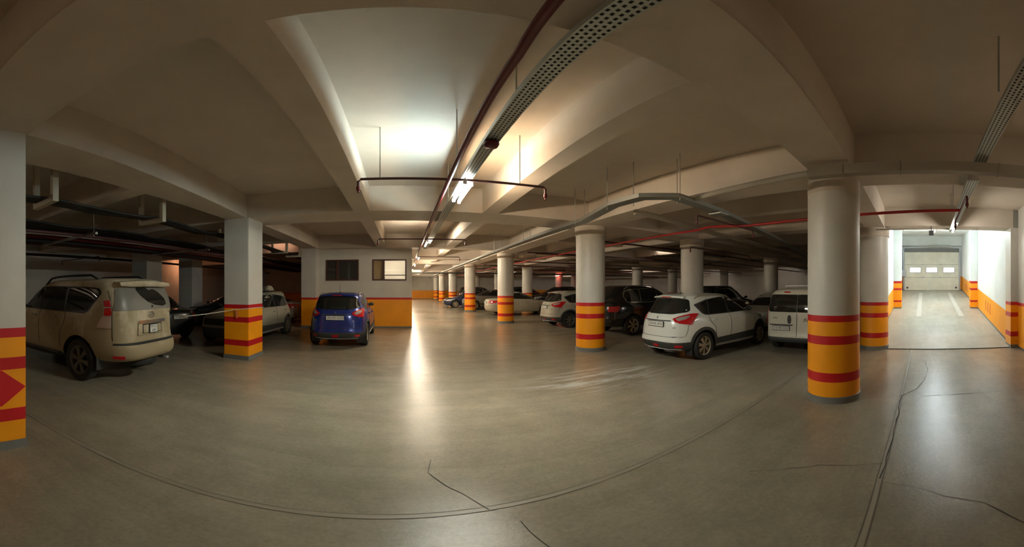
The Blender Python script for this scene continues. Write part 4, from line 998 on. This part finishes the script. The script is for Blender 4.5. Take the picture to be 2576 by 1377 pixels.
SD={'w':.90,'wr':.325,'axles':(1.36,-1.32),'rings':[
 (.18,.22,2.08,-2.08,.78,3.2,4),(.22,.26,2.24,-2.22,.84,3.4,4.2),(.40,.42,2.31,-2.30,.88,3.4,4.4),(.55,.55,2.31,-2.31,.895,3.4,4.4),(.62,.70,2.29,-2.30,.90,3.2,4.2),
 (.72,.86,2.22,-2.29,.895,3,4),(.78,.96,2.10,-2.26,.88,2.8,3.8),(.83,1.01,1.90,-2.18,.855,2.6,3.6),(.90,1.03,1.50,-1.95,.835,2.6,3.4),
 (.98,1.045,1.05,-1.62,.80,2.8,3),(1.12,1.13,.72,-1.36,.745,3,3),(1.26,1.26,.38,-1.10,.68,3.2,3),(1.36,1.36,.12,-.90,.62,3.2,3.2),(1.42,1.42,-.08,-.74,.55,3,3),(1.45,1.45,-.22,-.6,.42,2.8,2.8),(1.46,1.46,-.35,-.5,.2,2.6,2.6)]}
def saloon(label,loc,rz,body,plate='77 AN 236',rim='alloy',glass='glass',group=None,front=False,det=True):
    c=Car(SD,'car',label,loc,rz,body,group); G=M[glass]
    for md in ('L','R'):
        c.decal('window_chrome',md,[(.98,.995),(.36,1.31),(.05,1.385),(-.5,1.39),(-.95,1.31),(-1.33,1.12),(-1.20,1.035)],M['black'],.003,rnd=.05)
        c.decal('side_window',md,[(.88,1.02),(.34,1.29),(.05,1.36),(-.14,1.365),(-.14,1.02)],G,.006,rnd=.03)
        c.decal('side_window',md,[(-.20,1.025),(-.20,1.365),(-.5,1.36),(-.9,1.27),(-1.22,1.12),(-1.14,1.05)],G,.006,rnd=.03)
        c.line('door_seam',md,[(.95,.99),(.98,.7),(.90,.32)],.009,M['seam']); c.line('door_seam',md,[(-.17,1.0),(-.15,.7),(-.17,.30)],.009,M['seam']); c.line('door_seam',md,[(-1.12,1.02),(-1.05,.85),(-.92,.66),(-.9,.34)],.009,M['seam'])
        c.handle(md,.02,.88); c.handle(md,-.90,.90)
    for md in ('Bl','Br'):
        o=c.decal('tail_lamp',md,[(.52,.78),(.54,.90),(.80,.93),(1.10,.94),(1.14,.86),(1.0,.76),(.78,.75)],M['lampred'],.012,rnd=.03,grid=.06)
        c.decal('clear_lens',md,[(.60,.80),(.62,.87),(.80,.875),(.80,.80)],M['lampclear'],.004,.012,parent=o,rnd=.02)
    c.decal('rear_window','T',[(-1.66,-.62),(-1.66,.62),(-1.02,.50),(-1.02,-.50)],G,.006,rnd=.06)
    c.plate('B',(0,.80),plate); c.line('bumper_seam','B',[(-.78,.60),(.78,.60)],.009,M['seam'])
    c.decal('windshield','T',[(1.06,-.66),(1.12,0),(1.06,.66),(.30,.53),(.30,-.53)],G,.006,rnd=.05)
    for md in ('Fl','Fr'): c.decal('headlamp',md,[(.48,.60),(.55,.68),(.95,.74),(1.25,.77),(1.20,.68),(.9,.60)],M['headlamp'],.012,rnd=.03,grid=.06)
    c.decal('grille','F',[(-.40,.50),(.40,.50),(.45,.66),(-.45,.66)],M['black'],.012,rnd=.03); c.decal('lower_grille','F',[(-.6,.30),(.6,.30),(.55,.40),(-.55,.40)],M['black'],.010,rnd=.02)
    c.plate('F',(0,.45),plate)
    c.mirror(.72,1.0,None,.2); c.wheels(7,rim,'single' if rim=='alloydark' else 'double'); return c
# paints
P_white=paint('white_car_paint',(.68,.70,.65)); P_white2=paint('dusty_white_car_paint',(.50,.50,.44),.35,0,.4,(.36,.32,.24),.30)
P_prado=paint('pearl_white_dusty_paint',(.66,.60,.45),.32,0,.5,(.30,.24,.14),.42)
P_blue=paint('blue_car_paint',(.012,.03,.21),.25,.3,.8); P_black=paint('black_car_paint',(.006,.007,.008),.18,0,.7)
P_van=paint('cream_van_paint',(.58,.57,.47),.35); P_dark=paint('dark_green_car_paint',(.012,.018,.017),.3,0,.6)
P_silver=paint('silver_car_paint',(.26,.25,.22),.3,.5); P_navy=paint('navy_car_paint',(.015,.025,.07),.2,.2,.8); P_dust=paint('thick_dust_paint',(.34,.36,.32),.6,0,0,(.30,.28,.21),.45)
P_black2=paint('black_saloon_paint',(.008,.008,.009),.3,0,.5)
prado('big dusty beige off-roader with dirty rear window, parked at the left',(-6.36,4.12),PI+.09,P_prado)
sx4('blue hatchback parked nose to the windowed wall',(-1.93,11.12),PI/2+.02,P_blue,'99-VF-524','chrome',rim='alloy')
sx4('clean white hatchback with large red tail lamps and grey lower cladding',(7.50,5.62),-.02,P_white,'10-HL-876','black')
sx4('grey-white hatchback seen partly behind the second aisle column',(8.1,13.3),.03,P_white2,'90-DU-417','black',rim='alloydark')
van('cream delivery van with twin rear doors, half hidden by the nearest round column',(9.88,3.36),.0,P_van)
offroader('black off-roader with chrome window frame beside the second aisle column',(8.95,10.05),.02,P_black)
saloon('white saloon seen side-on behind the third aisle column',(7.38,20.1),-.03,P_white2,'77-BR-236')
sx4('silver hatchback facing the aisle between the third and fourth columns',(6.8,26.0),PI,P_silver,'10-KT-551')
saloon('navy saloon with its bonnet poking out left of the fourth column',(5.75,28.6),PI,P_navy)
sx4('thickly dusted pale hatchback behind the roped square column',(-5.08,10.25),-PI/2-.05,P_dust,'77-CA-108','black',rim='alloydark')
b=BM(); bmesh.ops.create_icosphere(b,subdivisions=4,radius=1)
for v in b.verts:
    c=v.co.copy(); k=1+.18*math.sin(5*c.x+2*c.y)+.12*math.sin(9*c.y+4*c.z); v.co=Vector((c.x*.30*k,c.y*.42*k,max(c.z,-.05)*.15*k))
fixn(b); o=link('folded_cover',b,P_dust,smooth=True); o.location=(-4.70,10.7,1.62); setp(o,'crumpled pale cover lying on the roof of the dusty hatchback','cover')
saloon('dark saloon in deep shadow left of the roped square column',(-8.6,8.9),PI-.35,P_dark,rim='alloydark')
saloon('pale saloon with lit red tail lamp far behind the dusty hatchback',(-7.15,15.7),PI,P_white2)
saloon('dark saloon roof glimpsed behind the one in deep shadow',(-7.7,13.4),PI,P_dark,rim='alloydark')
offroader('black off-roader roof rising behind the white hatchback, facing right',(14.2,9.85),.0,P_black2)
offroader('dark off-roader behind the black one with the chrome window frame',(13.2,14.9),0,P_dark)
offroader('tall black off-roader beyond the white saloon windscreen',(12.9,26.3),PI,P_black2)
G5='dark cars parked far back between the columns'
for x,y in ((8.3,34.4),(8.6,38.2),(12.6,32.0),(13.2,36.2),(18.6,28.2),(19.5,24.5)): offroader('dark car parked far back among the columns',(x,y),0,P_black2).root['group']=G5
saloon('dark saloon facing the aisle beyond the pale round column',(12.3,20.0),.0,P_black2)
saloon('pale saloon nose-out between the white hatchback and the van',(13.3,6.7),PI+.1,P_van)
saloon('distant black saloon right of the pale column by the van',(20.2,9.2),.0,P_black2)
